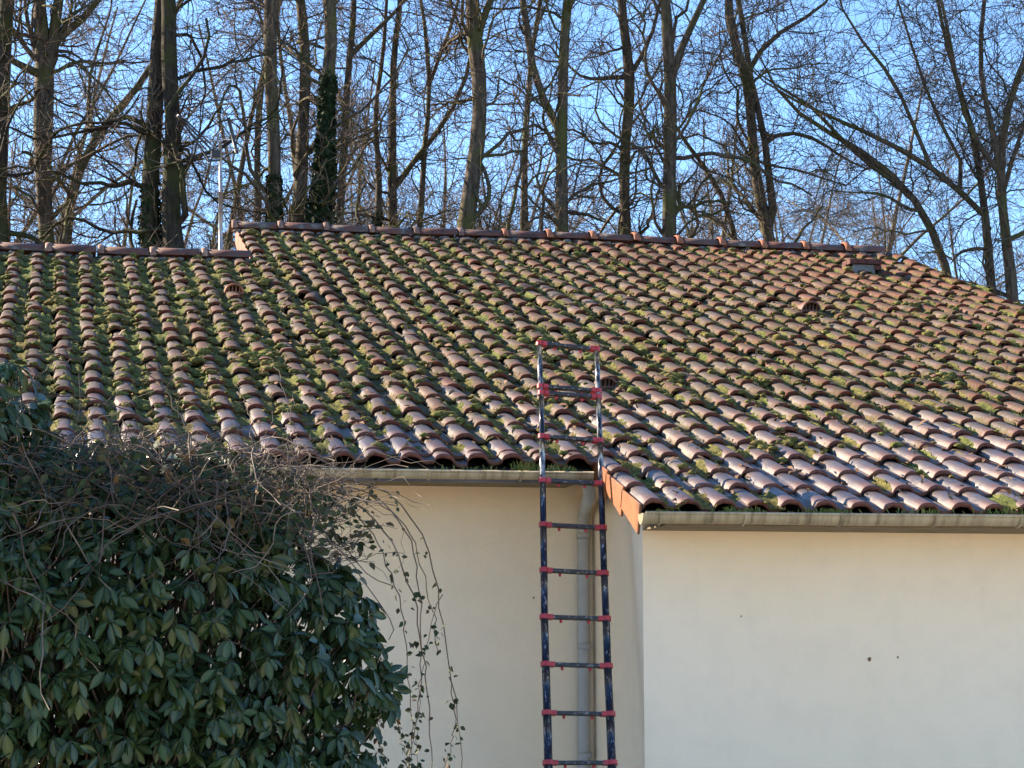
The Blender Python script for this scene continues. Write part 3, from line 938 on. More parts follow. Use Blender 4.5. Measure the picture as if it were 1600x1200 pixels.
# ------------------------------------------------------------------ telescopic ladder
lad = empty('telescopic_ladder', (0, 0, 0))
tag(lad, 'navy and black telescopic ladder with red collars leaning on the gutter', 'ladder')
LP0 = at(890, 737, yL - .135); LN = np.array([0, 1.0, -0.26])
Lp = lambda x, y: on_plane(x, y, LP0, LN)
RL = [(843, 537), (844.5, 604), (846, 614), (846.6, 682), (848, 751), (849, 820), (850, 891), (850.7, 964), (852.7, 1038), (855, 1114), (856.7, 1192), (858.5, 1272), (860, 1354), (862, 1438), (864, 1524)]
RR = [(932.5, 546), (934.5, 611), (935, 620.5), (937.5, 689), (939.5, 756), (941.5, 825), (944, 896), (947, 967), (949.5, 1041), (953, 1116), (956, 1192), (959, 1272), (962, 1354), (966, 1438), (970, 1524)]
lb = np.array([*(Lp(910, 1560)[:2]), GZ]); lad.location = tuple(lb)
def lpart(name, acc, mat, parent=lad, smooth=True):
    me = acc.mesh(name, mat, smooth)
    V = np.empty(len(me.vertices) * 3, np.float32); me.vertices.foreach_get('co', V)
    me.vertices.foreach_set('co', (V.reshape(-1, 3) - lb.astype(np.float32)).ravel())
    return link(name, me, parent)
rads = [.0185, .019, .0195, .0205, .022, .0235, .025, .0265, .028, .0295, .031, .032, .033, .034, .035]
kL = [Lp(*p) for p in RL]; kR = [Lp(*p) for p in RR]
while kL[-1][2] < GZ + .02: kL.pop(); kR.pop()
def foot(a, b):
    d = (b - a) / np.linalg.norm(b - a); return b + d * ((GZ + .005 - b[2]) / d[2])
kL.append(foot(kL[-2], kL[-1])); kR.append(foot(kR[-2], kR[-1]))
ladn = np.array([0, -1.0, 0.0])
for k in range(len(kL) - 1):
    for K in (kL, kR):
        a = Acc(); a.tube([K[k], K[k + 1]], rads[min(k, 14)] * 0.86, 14); lpart('rail_section', a, RAIL_SUNLIT if k < 4 else RAIL)
for k in range(len(kL) - 1):
    A_, B_ = kL[k], kR[k]
    d = (B_ - A_) / np.linalg.norm(B_ - A_)
    upv = np.array([0, LN[1] * .26, 1.0]); upv = upv - d * (upv @ d); upv /= np.linalg.norm(upv); fr = np.cross(d, upv)
    rot = np.stack([d, fr, upv], 1)
    L = np.linalg.norm(B_ - A_); r_ = rads[k]
    a = Acc(); a.box((A_ + B_) / 2, (L - .05, .042, .021), rot); rg = lpart('rung', a, RUNG, smooth=False)
    bv = rg.modifiers.new('bevel', 'BEVEL'); bv.width = .004; bv.segments = 2
    for P, sg in ((A_, 1), (B_, -1)):
        a = Acc(); a.tube([P - upv * .014, P + upv * .014], r_ + .0042, 16); a.box(P + d * sg * (.018 + r_ * .7), (.030, .046, .026), rot)
        lpart('collar', a, RED, smooth=False)
    for t in (.27, .72):
        c = A_ + d * L * t - upv * .02 - fr * .012
        a = Acc(); V, F = ICO[1]; a.add(V * np.array([.010, .010, .012]) + c, F); lpart('release_button', a, RED)
        # small stem
for K in (kL, kR):
    a = Acc(); a.tube([K[0], K[0] + np.array([0, .003, .018])], rads[0] + .004, 14); lpart('rail_cap', a, RED)

# ------------------------------------------------------------------ television aerial
YA = yr_l + .5
ae0 = at(345, 392, YA); ae0[2] -= .25
ant = empty('television_aerial', ae0)
tag(ant, 'rooftop television aerial on a galvanised mast behind the lower ridge', 'aerial')
def apart(name, acc, mat, parent=ant, smooth=True):
    me = acc.mesh(name, mat, smooth)
    V = np.empty(len(me.vertices) * 3, np.float32); me.vertices.foreach_get('co', V)
    me.vertices.foreach_set('co', (V.reshape(-1, 3) - ae0.astype(np.float32)).ravel())
    return link(name, me, parent)
A3 = lambda x, y, dy=0.0: at(x, y, YA + dy)
a = Acc(); a.tube([ae0, A3(345, 300)], .021, 10); a.tube([A3(345, 302), A3(344, 222)], .016, 10); apart('mast', a, STEEL)
a = Acc(); a.tube([A3(323, 252, -.1), A3(345, 250), A3(372, 232, .1)], .011, 6); bm = apart('boom', a, DARKMET)
for (p, q, r_) in (((281, 184), (328, 252), .010), ((284, 186), (336, 240), .010), ((286, 184), (330, 226), .009), ((279, 186), (324, 236), .007)):
    a = Acc(); a.tube([A3(*p, -.15), A3(*q, 0)], r_, 6); apart('reflector_rod', a, DARKMET)
a = Acc(); a.tube([A3(276, 180, -.2), A3(288, 190, -.1)], .02, 8); apart('reflector_joint', a, DARKMET)
a = Acc(); a.tube([A3(357, 184, .05), A3(370, 240, .05)], .018, 8); apart('reflector_panel', a, DARKMET)
for k, (x, y) in enumerate(((333, 228), (340, 236), (350, 246), (362, 240), (370, 234), (378, 228), (386, 222))):
    a = Acc(); a.tube([A3(x - 5, y - 3, -.12), A3(x + 5, y + 3, .12)], .006, 5); apart('director_rod', a, STEEL)
a = Acc(); a.tube([A3(330, 220), A3(358, 218)], .007, 6); a.tube([A3(338, 212), A3(346, 205)], .006, 6); apart('cross_rod', a, STEEL)
a = Acc(); a.box(A3(337, 241), (.09, .06, .07)); apart('junction_box', a, DARKMET, smooth=False)
a = Acc(); a.tube([A3(345, 248), A3(347, 330), A3(345.5, 380)], .005, 5); apart('cable', a, DARKMET)

# ------------------------------------------------------------------ trees
UP = np.array([0, 0, 1.0])
def unit(v): return v / (np.linalg.norm(v, axis=-1, keepdims=True) + 1e-9)
def walk(r, start, d, length, p, wig, trop, crook=0.0):
    N = len(start)
    P = np.empty((N, p, 3)); P[:, 0] = start
    step = (length / (p - 1))[:, None]
    dd = d.copy(); drift = r.normal(0, wig * .5, (N, 3))
    for k in range(1, p):
        dd = unit(dd + r.normal(0, wig, (N, 3)) + drift * .5 + UP * trop)
        P[:, k] = P[:, k - 1] + dd * step
    return P
def children(r, P, Rd, n, tmin, tmax, ang, lr, ratio, p, wig, trop, rmin, tip=.35, flat=0.0):
    """n children for every parent polyline"""
    N, q, _ = P.shape
    idx = np.repeat(np.arange(N), n)
    t = tmin + (tmax - tmin) * r.random(N * n)
    ft = t * (q - 1); i0 = np.minimum(ft.astype(int), q - 2); fr = (ft - i0)[:, None]
    S = P[idx, i0] * (1 - fr) + P[idx, i0 + 1] * fr
    T = unit(P[idx, i0 + 1] - P[idx, i0])
    rp = Rd[idx, i0] * (1 - fr[:, 0]) + Rd[idx, i0 + 1] * fr[:, 0]
    side = unit(np.cross(T, r.normal(0, 1, (N * n, 3))))
    a = ang[0] + (ang[1] - ang[0]) * r.random(N * n)
    d = T * np.cos(a)[:, None] + side * np.sin(a)[:, None]
    d[:, 2] *= (1 - flat); d = unit(d)
    ln = (lr[0] + (lr[1] - lr[0]) * r.random(N * n)) * (1 - .45 * t)
    C = walk(r, S, d, ln, p, wig, trop)
    r0 = np.maximum(np.minimum(rp * ratio * (0.7 + .5 * r.random(N * n)), rp * .9), rmin)
    tt = np.linspace(0, 1, p)[None]
    RC = np.maximum(r0[:, None] * (1 - (1 - tip) * tt), rmin * .8)
    return C, RC
def smooth_line(pts, n, r, wob):
    pts = np.array(pts, float)
    s = np.concatenate([[0], np.cumsum(np.linalg.norm(np.diff(pts[:, :3], axis=0), axis=1))])
    t = np.linspace(0, s[-1], n)
    out = np.stack([np.interp(t, s, pts[:, k]) for k in range(4)], -1)
    k = np.array([.25, .5, .25])
    for _ in range(2):
        for c in range(4):
            out[1:-1, c] = np.convolve(out[:, c], k, 'same')[1:-1]
    nz = r.normal(0, wob, (n, 3)); nz[0] = 0
    for _ in range(2): nz[1:-1] = (nz[:-2] + nz[1:-1] * 2 + nz[2:]) / 4
    out[:, :3] += nz
    return out
def tree_meshes(r, stems, dens=1.0, lvl=3, extend=True, bark=None, fine=1.0, zlo=5.0):
    """stems: list of (P[q,3], R[q]) main stems. returns arrays for trunk and twigs"""
    trunk = Acc(); br = Acc(); tw = Acc()
    for (P, Rd) in stems:
        n = len(P)
        V, F = tubes(P[None], Rd[None], 10)
        # knobbly bark outline
        V = V + r.normal(0, 1, V.shape) * np.repeat(Rd, 10)[:, None] * .05
        trunk.add(V, F)
        Ltot = np.linalg.norm(P[-1] - P[0])
        sel = P[:, 2] > zlo
        if sel.sum() < 3: sel[:] = True
        Pv, Rv = P[sel][None], Rd[sel][None]
        Lv = np.linalg.norm(Pv[0, -1] - Pv[0, 0])
        n1 = max(3, int(Lv * 2.0 * dens))
        base = np.median(Rv)
        lmax = min(6.0, 1.6 + base * 26)
        C1, R1 = children(r, Pv, Rv, n1, 0.0, .98, (.7, 1.45), (1.2, lmax), .32, 12, .30, .05, .012)
        V, F = tubes(C1, R1, 5); br.add(V, F)
        C2, R2 = children(r, C1, R1, int(round(7 * fine)), .12, 1.0, (.5, 1.2), (.6, 2.2), .55, 6, .26, .04, .0072)
        V, F = tubes(C2, R2, 4); br.add(V, F)
        C3, R3 = children(r, C2, R2, int(round(6.5 * fine)), .1, 1.0, (.4, 1.1), (.3, 1.0), .6, 4, .25, .05, .0048)
        V, F = tubes(C3, R3, 3); tw.add(V, F)
        if lvl > 3:
            C4, R4 = children(r, C3, R3, 3, .1, 1.0, (.4, 1.0), (.2, .5), .7, 3, .2, .05, .005)
            V, F = tubes(C4, R4, 3); tw.add(V, F)
    return trunk, br, tw
def stem_from_px(r, Y, pts, to_ground=True, top=9.0, wob=.085, dyl=0.0):
    """pts: (x, y, width_px[, dY]) from the bottom upwards"""
    out = []
    for q in pts:
        x, y, wd = q[:3]; dy = q[3] if len(q) > 3 else 0
        P = at(x, y, Y + dy)
        z = (P - CAM) @ _fwd
        out.append([*P, wd * .5 * z / F_PX])
    out = np.array(out)
    if to_ground:
        b = out[0].copy(); dz = b[2] - GZ
        d = out[0, :2] - out[1, :2]; d = d / (np.linalg.norm(d) + 1e-6) * min(.4, .05 * dz)
        out = np.vstack([[b[0] + d[0], b[1] + d[1], GZ - .1, b[3] * 1.35], out])
    if top == 0:
        out[-1, 3] *= .35
    if top > 0:
        e = out[-1]; d = unit(out[-1, :3] - out[-2, :3]); d = unit(d * .6 + UP * .7)
        for k in range(1, 5):
            d = unit(d + r.normal(0, .12, 3) + UP * .1)
            q = out[-1, :3] + d * top / 4
            out = np.vstack([out, [*q, e[3] * (1 - k * .235)]])
    n = max(8, int(np.linalg.norm(out[-1, :3] - out[0, :3]) * 1.6))
    o = smooth_line(out, min(n, 46), r, wob)
    return o[:, :3], np.maximum(o[:, 3], .012)
def build_tree(name, label, Y, stems_px, seed, dens=1.0, ivy=None, group=None, top=8.0, fine=1.0, bark=None):
    r = np.random.default_rng(seed)
    stems = []
    for k, s in enumerate(stems_px):
        g = s.get('g', k == 0)
        P_, R_ = stem_from_px(r, Y + s.get('dy', 0), s['p'], g, s.get('top', top))
        if not g:
            al = np.concatenate([q[0] for q in stems]); ar = np.concatenate([q[1] for q in stems])
            i = np.argmin(np.linalg.norm(al - P_[0] + UP * .15, axis=1))
            off = al[i] - P_[0]
            if np.linalg.norm(off) < .35:
                f = np.clip(1 - np.arange(len(P_)) / 5.0, 0, 1)[:, None]; P_ = P_ + off * f
            else:
                P_ = np.vstack([al[i][None], (al[i] * .5 + P_[0] * .5)[None] + r.normal(0, .03, 3), P_]); R_ = np.concatenate([[R_[0] * 1.15, R_[0] * 1.05], R_])
        stems.append((P_, R_))
    base = stems[0][0][0].copy(); base[2] = GZ
    root = empty(name, base)
    tag(root, label, 'tree', group)
    T_, B_, W2 = tree_meshes(r, stems, dens, fine=fine)
    for nm, ac, mt in (('trunk', T_, bark or BARK), ('branches', B_, bark or BARK), ('twigs', W2, TWIG)):
        me = ac.mesh(nm, mt, True)
        V = np.empty(len(me.vertices) * 3, np.float32); me.vertices.foreach_get('co', V)
        me.vertices.foreach_set('co', (V.reshape(-1, 3) - base.astype(np.float32)).ravel())
        o = link(nm, me, root)
        if nm != 'trunk': o['kind'] = 'stuff'
    if ivy:
        a = Acc(); P, Rd = stems[ivy[0]]
        z0, z1 = ivy[1], ivy[2]; N = ivy[3]
        i = r.integers(1, len(P) - 1, N * 9)
        zz = P[i, 2]; keep = (zz > z0) & (zz < z1); i = i[keep][:N]
        f = r.random((len(i), 1)); C = P[i] * (1 - f) + P[i - 1] * f
        up_ = np.clip((z1 - C[:, 2:3]) / (z1 - z0), .15, 1)
        dd = unit(r.normal(0, 1, (len(i), 3)) * np.array([1, 1, .35]))
        C = C + dd * (Rd[i][:, None] + ivy[4] * up_ * r.random((len(i), 1)))
        s1 = unit(r.normal(0, 1, C.shape)) * .05; s2 = unit(np.cross(s1, dd + r.normal(0, .4, C.shape))) * .045
        V = np.stack([C - s1, C - s2, C + s1, C + s2], 1).reshape(-1, 3) - base
        a.add(V, np.arange(len(V)).reshape(-1, 4)); link('ivy', a.mesh('ivy', IVY, False), root)['kind'] = 'stuff'
    return root
T = build_tree
T('bare_tree', 'thick dark trunk cut by the left edge of the photo', 30.0, [dict(p=[(-4, 380, 26), (-2, 200, 24), (2, 90, 24), (6, -20, 22)])], 11, bark=BARK_DARK)
T('bare_tree', 'stout forked tree second from the left, dark trunk dividing near the top of the photo', 31.0,
  [dict(p=[(66, 380, 22), (67, 300, 24), (74, 170, 34), (76, 90, 34), (64, 40, 20), (58, -20, 18)]),
   dict(p=[(80, 90, 22), (90, 60, 18), (92, 20, 15), (95, -20, 14)]),
   dict(p=[(90, 62, 14), (112, 50, 12), (135, 25, 11), (175, -5, 9)], top=3),
   dict(p=[(60, 130, 14), (40, 115, 12), (10, 105, 10, -.5)], top=2)], 12)
T('leaning_tree', 'slanting mossy tree leaning right between the forked tree and the twin trunks', 33.0,
  [dict(p=[(97, 380, 15), (103, 320, 15), (128, 260, 14), (137, 225, 14), (165, 185, 12), (200, 150, 11), (238, 108, 10)], top=5),
   dict(p=[(136, 228, 9), (118, 190, 7), (108, 160, 6), (135, 110, 5), (160, 80, 4)], top=3)], 13)
T('bare_tree', 'left one of the dark twin trunks behind the lower ridge', 29.0, [dict(p=[(241, 385, 32), (240, 300, 28), (241, 180, 25), (246, 80, 24), (248, -20, 22)])], 14, 1.0, bark=BARK_DARK, ivy=(0, 5, 8.3, 900, .10))
T('bare_tree', 'right one of the dark twin trunks, left of the aerial', 28.6, [dict(p=[(271, 385, 36), (267, 300, 27), (265, 180, 25), (264, 80, 25), (261, -20, 22)])], 15, 1.0, bark=BARK_DARK)
T('slim_tree', 'slim trunk just left of the ivied trunk above the roof step', 34.0, [dict(p=[(391, 380, 13), (395, 300, 10), (400, 200, 11), (410, 140, 10), (425, 60, 8), (438, -10, 7)]), dict(p=[(357, 390, 10), (370, 300, 9), (385, 230, 8)], g=True)], 16)
T('ivied_tree', 'straight dark trunk with ivy at its foot right above the roof step', 30.0, [dict(p=[(428, 370, 25), (426, 300, 19), (427, 200, 20), (421, 90, 21), (417, -20, 21)])], 17, 1.0, ivy=(0, 5, 8.9, 2200, .14))
T('bare_tree', 'pale mossy trunk leaning right beside the ivy covered trunk', 31.0, [dict(p=[(462, 365, 32), (474, 310, 22), (481, 240, 19), (478, 150, 18), (475, 60, 17), (471, -20, 16)])], 18)
T('ivied_tree', 'trunk thickly wrapped in dark green ivy above the higher ridge', 30.0, [dict(p=[(495, 365, 30), (502, 280, 24), (512, 190, 21), (516, 90, 20), (518, -20, 20)])], 19, 1.0, ivy=(0, 5, 10.4, 6000, .30))
T('slim_tree', 'slim brown trunk right of the ivy covered one', 33.0, [dict(p=[(523, 365, 12), (535, 260, 12), (546, 180, 11), (547, 90, 10), (558, 0, 9)]), dict(p=[(549, 85, 9), (580, 60, 8), (612, 30, 6), (650, 5, 5)], top=3)], 20)
T('bare_tree', 'many stemmed mossy tree with a long limb reaching right over the ridge', 34.0,
  [dict(p=[(618, 365, 17), (612, 270, 14), (612, 150, 11), (620, 60, 9), (626, -15, 8)]),
   dict(p=[(590, 365, 13), (592, 250, 9), (588, 190, 8), (596, 110, 7)], g=True),
   dict(p=[(625, 300, 10), (650, 265, 9), (690, 215, 9), (712, 180, 8), (735, 120, 6)], top=3),
   dict(p=[(650, 365, 10), (657, 270, 9), (664, 190, 8), (674, 130, 8), (658, 60, 6), (654, -10, 5)], g=True),
   dict(p=[(674, 132, 7), (695, 80, 6), (728, 10, 5)], top=3)], 21, ivy=(1, 5, 8.6, 1800, .30))
T('bare_tree', 'thick dark trunk standing alone above the middle of the left half of the ridge', 30.0, [dict(p=[(736, 375, 32), (740, 300, 25), (747, 190, 22), (746, 90, 22), (742, 40, 26), (740, -20, 22)]), dict(p=[(750, 45, 12), (768, 10, 11), (780, -20, 9)], top=4)], 22)
T('slim_tree', 'slim mossy trunk between the lone thick trunk and the forked one', 34.0, [dict(p=[(819, 375, 15), (817, 310, 11), (814, 240, 10), (820, 170, 9), (833, 110, 8), (838, 40, 7)])], 23)
T('bare_tree', 'forked trunk with a long left limb above the centre of the ridge', 30.0, [dict(p=[(888, 380, 22), (880, 320, 19), (876, 250, 19), (878, 170, 16), (884, 80, 16), (889, -20, 15)]), dict(p=[(872, 200, 14), (848, 160, 12), (835, 110, 12), (822, 50, 11), (816, -20, 10)]), dict(p=[(893, 330, 6), (930, 335, 5), (960, 350, 4, -.3)], top=0)], 24)
T('bare_tree', 'straight grey trunk third from the right among those over the ridge centre', 32.0, [dict(p=[(983, 385, 19), (978, 300, 16), (977, 180, 17), (974, 80, 15), (972, -20, 14)]), dict(p=[(985, 95, 9), (1000, 68, 8), (1030, 42, 6)], top=3), dict(p=[(972, 110, 8), (940, 100, 6), (905, 130, 5)], top=1)], 25)
T('bare_tree', 'tall trunk with a right hand fork near the top of the photo', 30.0, [dict(p=[(1050, 390, 24), (1045, 320, 21), (1046, 220, 21), (1045, 120, 20), (1041, 50, 17), (1039, -20, 16)]), dict(p=[(1052, 115, 13), (1062, 85, 12), (1085, 45, 11), (1112, -10, 9)], top=5)], 26)
T('bare_tree', 'twisted double stemmed tree with a yellow lit mossy foot', 31.5,
  [dict(p=[(1202, 390, 20), (1193, 310, 17), (1178, 220, 15), (1165, 130, 14), (1148, 50, 14), (1136, -20, 13)]),
   dict(p=[(1208, 330, 13), (1195, 240, 11), (1182, 170, 10), (1168, 90, 9), (1155, 0, 8)]),
   dict(p=[(1175, 100, 9), (1190, 60, 8), (1230, 35, 7), (1290, 20, 5)], top=2),
   dict(p=[(1195, 230, 7), (1250, 215, 6), (1310, 240, 5), (1360, 270, 4)], top=0)], 27, 1.15)
T('bare_tree', 'thin crooked trunk slanting left of the twisted double tree', 33.0, [dict(p=[(1160, 390, 10), (1145, 340, 9), (1120, 290, 8), (1105, 255, 7), (1070, 235, 6), (1045, 200, 5)], top=3)], 28, 1.1)
T('leaning_tree', 'long arching tree leaning left above the right end of the ridge', 29.0,
  [dict(p=[(1495, 445, 14), (1478, 385, 13), (1450, 340, 12), (1405, 290, 11), (1360, 240, 9), (1300, 205, 7), (1230, 180, 6)], top=2),
   dict(p=[(1405, 290, 8), (1360, 262, 7), (1310, 220, 6), (1260, 150, 5), (1200, 145, 4)], top=1),
   dict(p=[(1440, 330, 6), (1380, 300, 5), (1300, 290, 4)], top=0)], 29, .9)
T('spreading_tree', 'wide spreading bare tree with reddish limbs at the right edge', 28.0,
  [dict(p=[(1580, 475, 20), (1570, 400, 17), (1565, 330, 15), (1567, 230, 12), (1580, 150, 10), (1602, 80, 8)]),
   dict(p=[(1566, 260, 11), (1555, 180, 9), (1530, 110, 8), (1528, 40, 7), (1535, -15, 6)]),
   dict(p=[(1562, 270, 9), (1530, 225, 8), (1505, 150, 7), (1480, 90, 6), (1470, 30, 5)]),
   dict(p=[(1568, 300, 8), (1590, 240, 7), (1612, 190, 6)], top=3),
   dict(p=[(1575, 370, 9), (1600, 366, 7), (1640, 350, 6)], top=2)], 30, 1.0, fine=1.1)
T('spreading_tree', 'forked bare tree left of the spreading one, limbs sweeping far left', 28.6,
  [dict(p=[(1552, 465, 15), (1547, 400, 14), (1541, 350, 13), (1532, 260, 10), (1520, 190, 9), (1490, 130, 8), (1470, 60, 6), (1465, -10, 5)]),
   dict(p=[(1541, 350, 10), (1500, 305, 9), (1450, 255, 8), (1400, 228, 8), (1340, 195, 6), (1270, 160, 5), (1200, 150, 4)], top=1),
   dict(p=[(1470, 275, 7), (1440, 200, 6), (1400, 110, 6), (1360, 70, 5), (1330, 50, 4)], top=2),
   dict(p=[(1500, 250, 6), (1450, 140, 5), (1420, 60, 4), (1390, 0, 4)], top=2),
   dict(p=[(1545, 400, 6), (1500, 395, 5), (1480, 415, 4)], top=0)], 31, .9, fine=1.1)

# the wood behind: five kinds, copied
def proto_tree(seed, H, r0, lean=0.0):
    r = np.random.default_rng(seed)
    P = walk(r, np.array([[0, 0, -.1]]), unit(np.array([[lean, 0, 1.0]])), np.array([H]), 22, .05, .05)[0]
    Rd = r0 * (1 - .93 * np.linspace(0, 1, 22)) + .008
    stems = [(P, Rd)]
    for k in range(3):
        i = r.integers(6, 15); d = unit(np.array([r.normal(), r.normal(), 1.4]))
        Q = walk(r, P[i][None], d[None], np.array([H * .45]), 12, .10, .06)[0]
        stems.append((Q, Rd[i] * .55 * (1 - .93 * np.linspace(0, 1, 12)) + .006))
    T_, B_, W2 = tree_meshes(r, stems, .95, fine=1.0, zlo=2.0)
    return [(nm, ac.mesh(nm, mt, True)) for nm, ac, mt in (('trunk', T_, BARK_FAR), ('branches', B_, BARK_FAR), ('twigs', W2, TWIG))]
PROT = [proto_tree(200 + k, h, r0, ln) for k, (h, r0, ln) in enumerate(((17, .16, 0), (15, .13, .12), (19, .19, -.05), (13, .10, .2), (16, .12, -.18)))]
spots = []
r = np.random.default_rng(5)
tries = 0
while len(spots) < 125 and tries < 5000:
    tries += 1
    y = r.uniform(38, 95); dd = y - CAM[1]
    x = CAM[0] + dd * math.tan(r.uniform(-.16, .52))
    sx = (x, y)
    if all((x - a) ** 2 + (y - b) ** 2 > 2.6 ** 2 for a, b in spots): spots.append(sx)
for (x, y) in spots:
    k = int(r.integers(0, 5))
    px_, _, _ = screen(np.array([x, y, 3.0]))
    if px_ > 1330 and y < 60 and r.random() < .6: continue
    root = empty('woodland_tree', (x, y, GZ))
    root.rotation_euler = (0, 0, r.uniform(0, 6.28))
    s = r.uniform(.8, 1.2); root.scale = (s, s, s)
    tag(root, 'bare thin trunked tree deep in the wood behind the house', 'tree', 'bare trees deep in the wood behind the house')
    for nm, me in PROT[k]:
        o = link(nm, me, root)
        if nm != 'trunk': o['kind'] = 'stuff'
# trees left of the frame that the low sun shines through
for (dist, off) in ((22, -8), (24, -4.5), (26, -0.5), (25, 3.5), (29, 7.5), (31, 2), (33, -3), (35, -9), (30, -6), (37, 5), (40, -1), (28, 11)):
    b = sdir[:2] / np.linalg.norm(sdir[:2]); pr = np.array([-b[1], b[0]])
    P = np.array([1.0, 4.0]) + b * dist + pr * off
    if P[1] < 26 and P[0] > -9: P[1] = 27
    root = empty('woodland_tree', (P[0], P[1], GZ)); root.rotation_euler = (0, 0, r.uniform(0, 6.28))
    tag(root, 'bare tree standing outside the left edge of the photo', 'tree', 'bare trees left of the house outside the photo')
    for nm, me in PROT[int(r.integers(0, 5))]:
        o = link(nm, me, root)
        if nm != 'trunk': o['kind'] = 'stuff'

# ------------------------------------------------------------------ rhododendron
def leaf_geo(L, wd, curl, seed):
    r = np.random.default_rng(seed)
    n = 8
    t = np.array([0, .13, .25, .42, .6, .78, .92, 1.0])
    tb = np.clip((t - .12) / .88, 0, 1)
    half = wd * np.clip(1 - np.abs(2 * tb ** 1.12 - 1) ** 2.4, 0, 1)
    half[0] = .0016; half[1] = np.maximum(half[1] * .8, .002); half[-1] = .0025
    y = t * L; z = -curl * t ** 2 * L
    V = []
    rib = []
    for k in range(n):
        V += [[-half[k], y[k], z[k] + half[k] * .30 - .15 * half[k]], [0, y[k], z[k] - .25 * half[k]], [half[k], y[k], z[k] + half[k] * .15]]
        rib += [0, 1, 0]
    F = []
    for k in range(n - 1):
        F += [[3 * k, 3 * k + 1, 3 * k + 4, 3 * k + 3], [3 * k + 1, 3 * k + 2, 3 * k + 5, 3 * k + 4]]
    return np.array(V), np.array(F), np.array(rib, float)
LG = [leaf_geo(l, w_, c, k) for k, (l, w_, c) in enumerate(((.115, .024, .25), (.13, .027, .35), (.10, .023, .15), (.12, .025, .5), (.09, .021, .3)))]
LM = [make_mesh('leaf', V, F, RHODO, True, {'rib': rb, 'rnd': np.zeros(len(V))}) for V, F, rb in LG]
rb_ = np.random.default_rng(77)
POLY = np.array([(-420, 560), (0, 545), (45, 575), (62, 650), (120, 700), (250, 690), (380, 715), (450, 790), (480, 850), (555, 895), (590, 960), (595, 1000), (622, 1060), (620, 1095), (575, 1115), (592, 1180), (600, 1330), (560, 1560), (-420, 1560)], float)
def inside(x, y, P=POLY):
    c = False; j = len(P) - 1
    for i in range(len(P)):
        if ((P[i][1] > y) != (P[j][1] > y)) and (x < (P[j][0] - P[i][0]) * (y - P[i][1]) / (P[j][1] - P[i][1]) + P[i][0]): c = not c
        j = i
    return c
def edge_d(x, y):
    A = POLY; B = np.roll(POLY, -1, 0); p = np.array([x, y]); ab = B - A
    t = np.clip(((p - A) * ab).sum(1) / (ab ** 2).sum(1), 0, 1)
    return np.linalg.norm(A + ab * t[:, None] - p, axis=1).min()
bush0 = at(150, 1300, -2.6); bush0[2] = GZ
bush = empty('rhododendron_bush', bush0)
tag(bush, 'big dark green rhododendron bush filling the lower left corner before the wall', 'bush')
leaves = []       # (center, matrix, variant)
whorls = []
tries = 0
while len(whorls) < 2500 and tries < 40000:
    tries += 1
    x, y = rb_.uniform(-400, 640), rb_.uniform(560, 1540)
    if not inside(x, y): continue
    if x < -60 and rb_.random() < .6: continue
    if y > 1230 and rb_.random() < .5: continue
    if y < 760 and x > 60 and rb_.random() < .3: continue
    ed_ = edge_d(x, y)
    bulge = min(1.0, ed_ / 220.0)
    Yc = -2.2 - 1.0 * math.sqrt(bulge) + rb_.exponential(.28) * (0.3 + bulge)
    whorls.append((at(x, y, Yc), bulge, x, y))
for (P, bl, x, y) in whorls:
    n = int(rb_.integers(6, 11))
    axis = unit(np.array([rb_.normal(0, .6), -.6 + rb_.normal(0, .4), .65 + rb_.normal(0, .35)]))
    droop = rb_.uniform(0, 1.2)
    a0 = rb_.uniform(0, 6.28)
    e1 = unit(np.cross(axis, [1, .2, .1])); e2 = np.cross(axis, e1)
    for k in range(n):
        an = a0 + 2 * math.pi * k / n + rb_.normal(0, .2)
        out = e1 * math.cos(an) + e2 * math.sin(an)
        d = unit(out * 1.0 + axis * rb_.uniform(-.3, .25) - UP * (droop + rb_.uniform(-.1, .4)))
        # blade normal roughly the whorl axis made perpendicular
        nrm = unit(axis + out * .8 + rb_.normal(0, .3, 3)); nrm = unit(nrm - d * (nrm @ d))
        sx = np.cross(d, nrm)
        Rm = np.stack([sx, d, nrm], 1) * rb_.uniform(.55, .9)
        leaves.append((P + d * .006, Rm, int(rb_.integers(0, 5)), x, y))
def vis_key(l):
    P = l[0]; x, y, z = screen(P + l[1][:, 1] * .06)
    return z + (100 if not (0 < x < 1600 and 600 < y < 1195) else 0)
# the leaves that show largest: nearest, thinned so they are spread over the bush
ordl = sorted(range(len(leaves)), key=lambda i: vis_key(leaves[i]))
single_l = set(); grid = {}
for i in ordl:
    x, y, z = screen(leaves[i][0] + leaves[i][1][:, 1] * .06)
    key = (int(x // 30), int(y // 30))
    if grid.get(key, 0) >= 1 or not (0 < x < 1600 and y < 1195): continue
    grid[key] = grid.get(key, 0) + 1
    single_l.add(i)
    if len(single_l) >= 300: break
mass = Acc()
for i, (P, Rm, k, x, y) in enumerate(leaves):
    if i in single_l:
        o = link('leaf', LM[k], bush)
        m4 = np.eye(4); m4[:3, :3] = Rm; m4[:3, 3] = P - bush0
        o.matrix_local = Matrix(m4.tolist())
    else:
        V, F, rb = LG[k]
        mass.add(V @ Rm.T + P - bush0, F, rib=rb, rnd=rb_.random())
o = link('leaf_mass', mass.mesh('leaf_mass', RHODO, True), bush); o['kind'] = 'stuff'
st = Acc()
base_pts = [bush0 + np.array([dx, dy, 0]) for dx, dy in ((-.6, .5), (-.2, .3), (.2, .5), (.5, .2), (-1.1, .4), (0, .6))]
PP = []
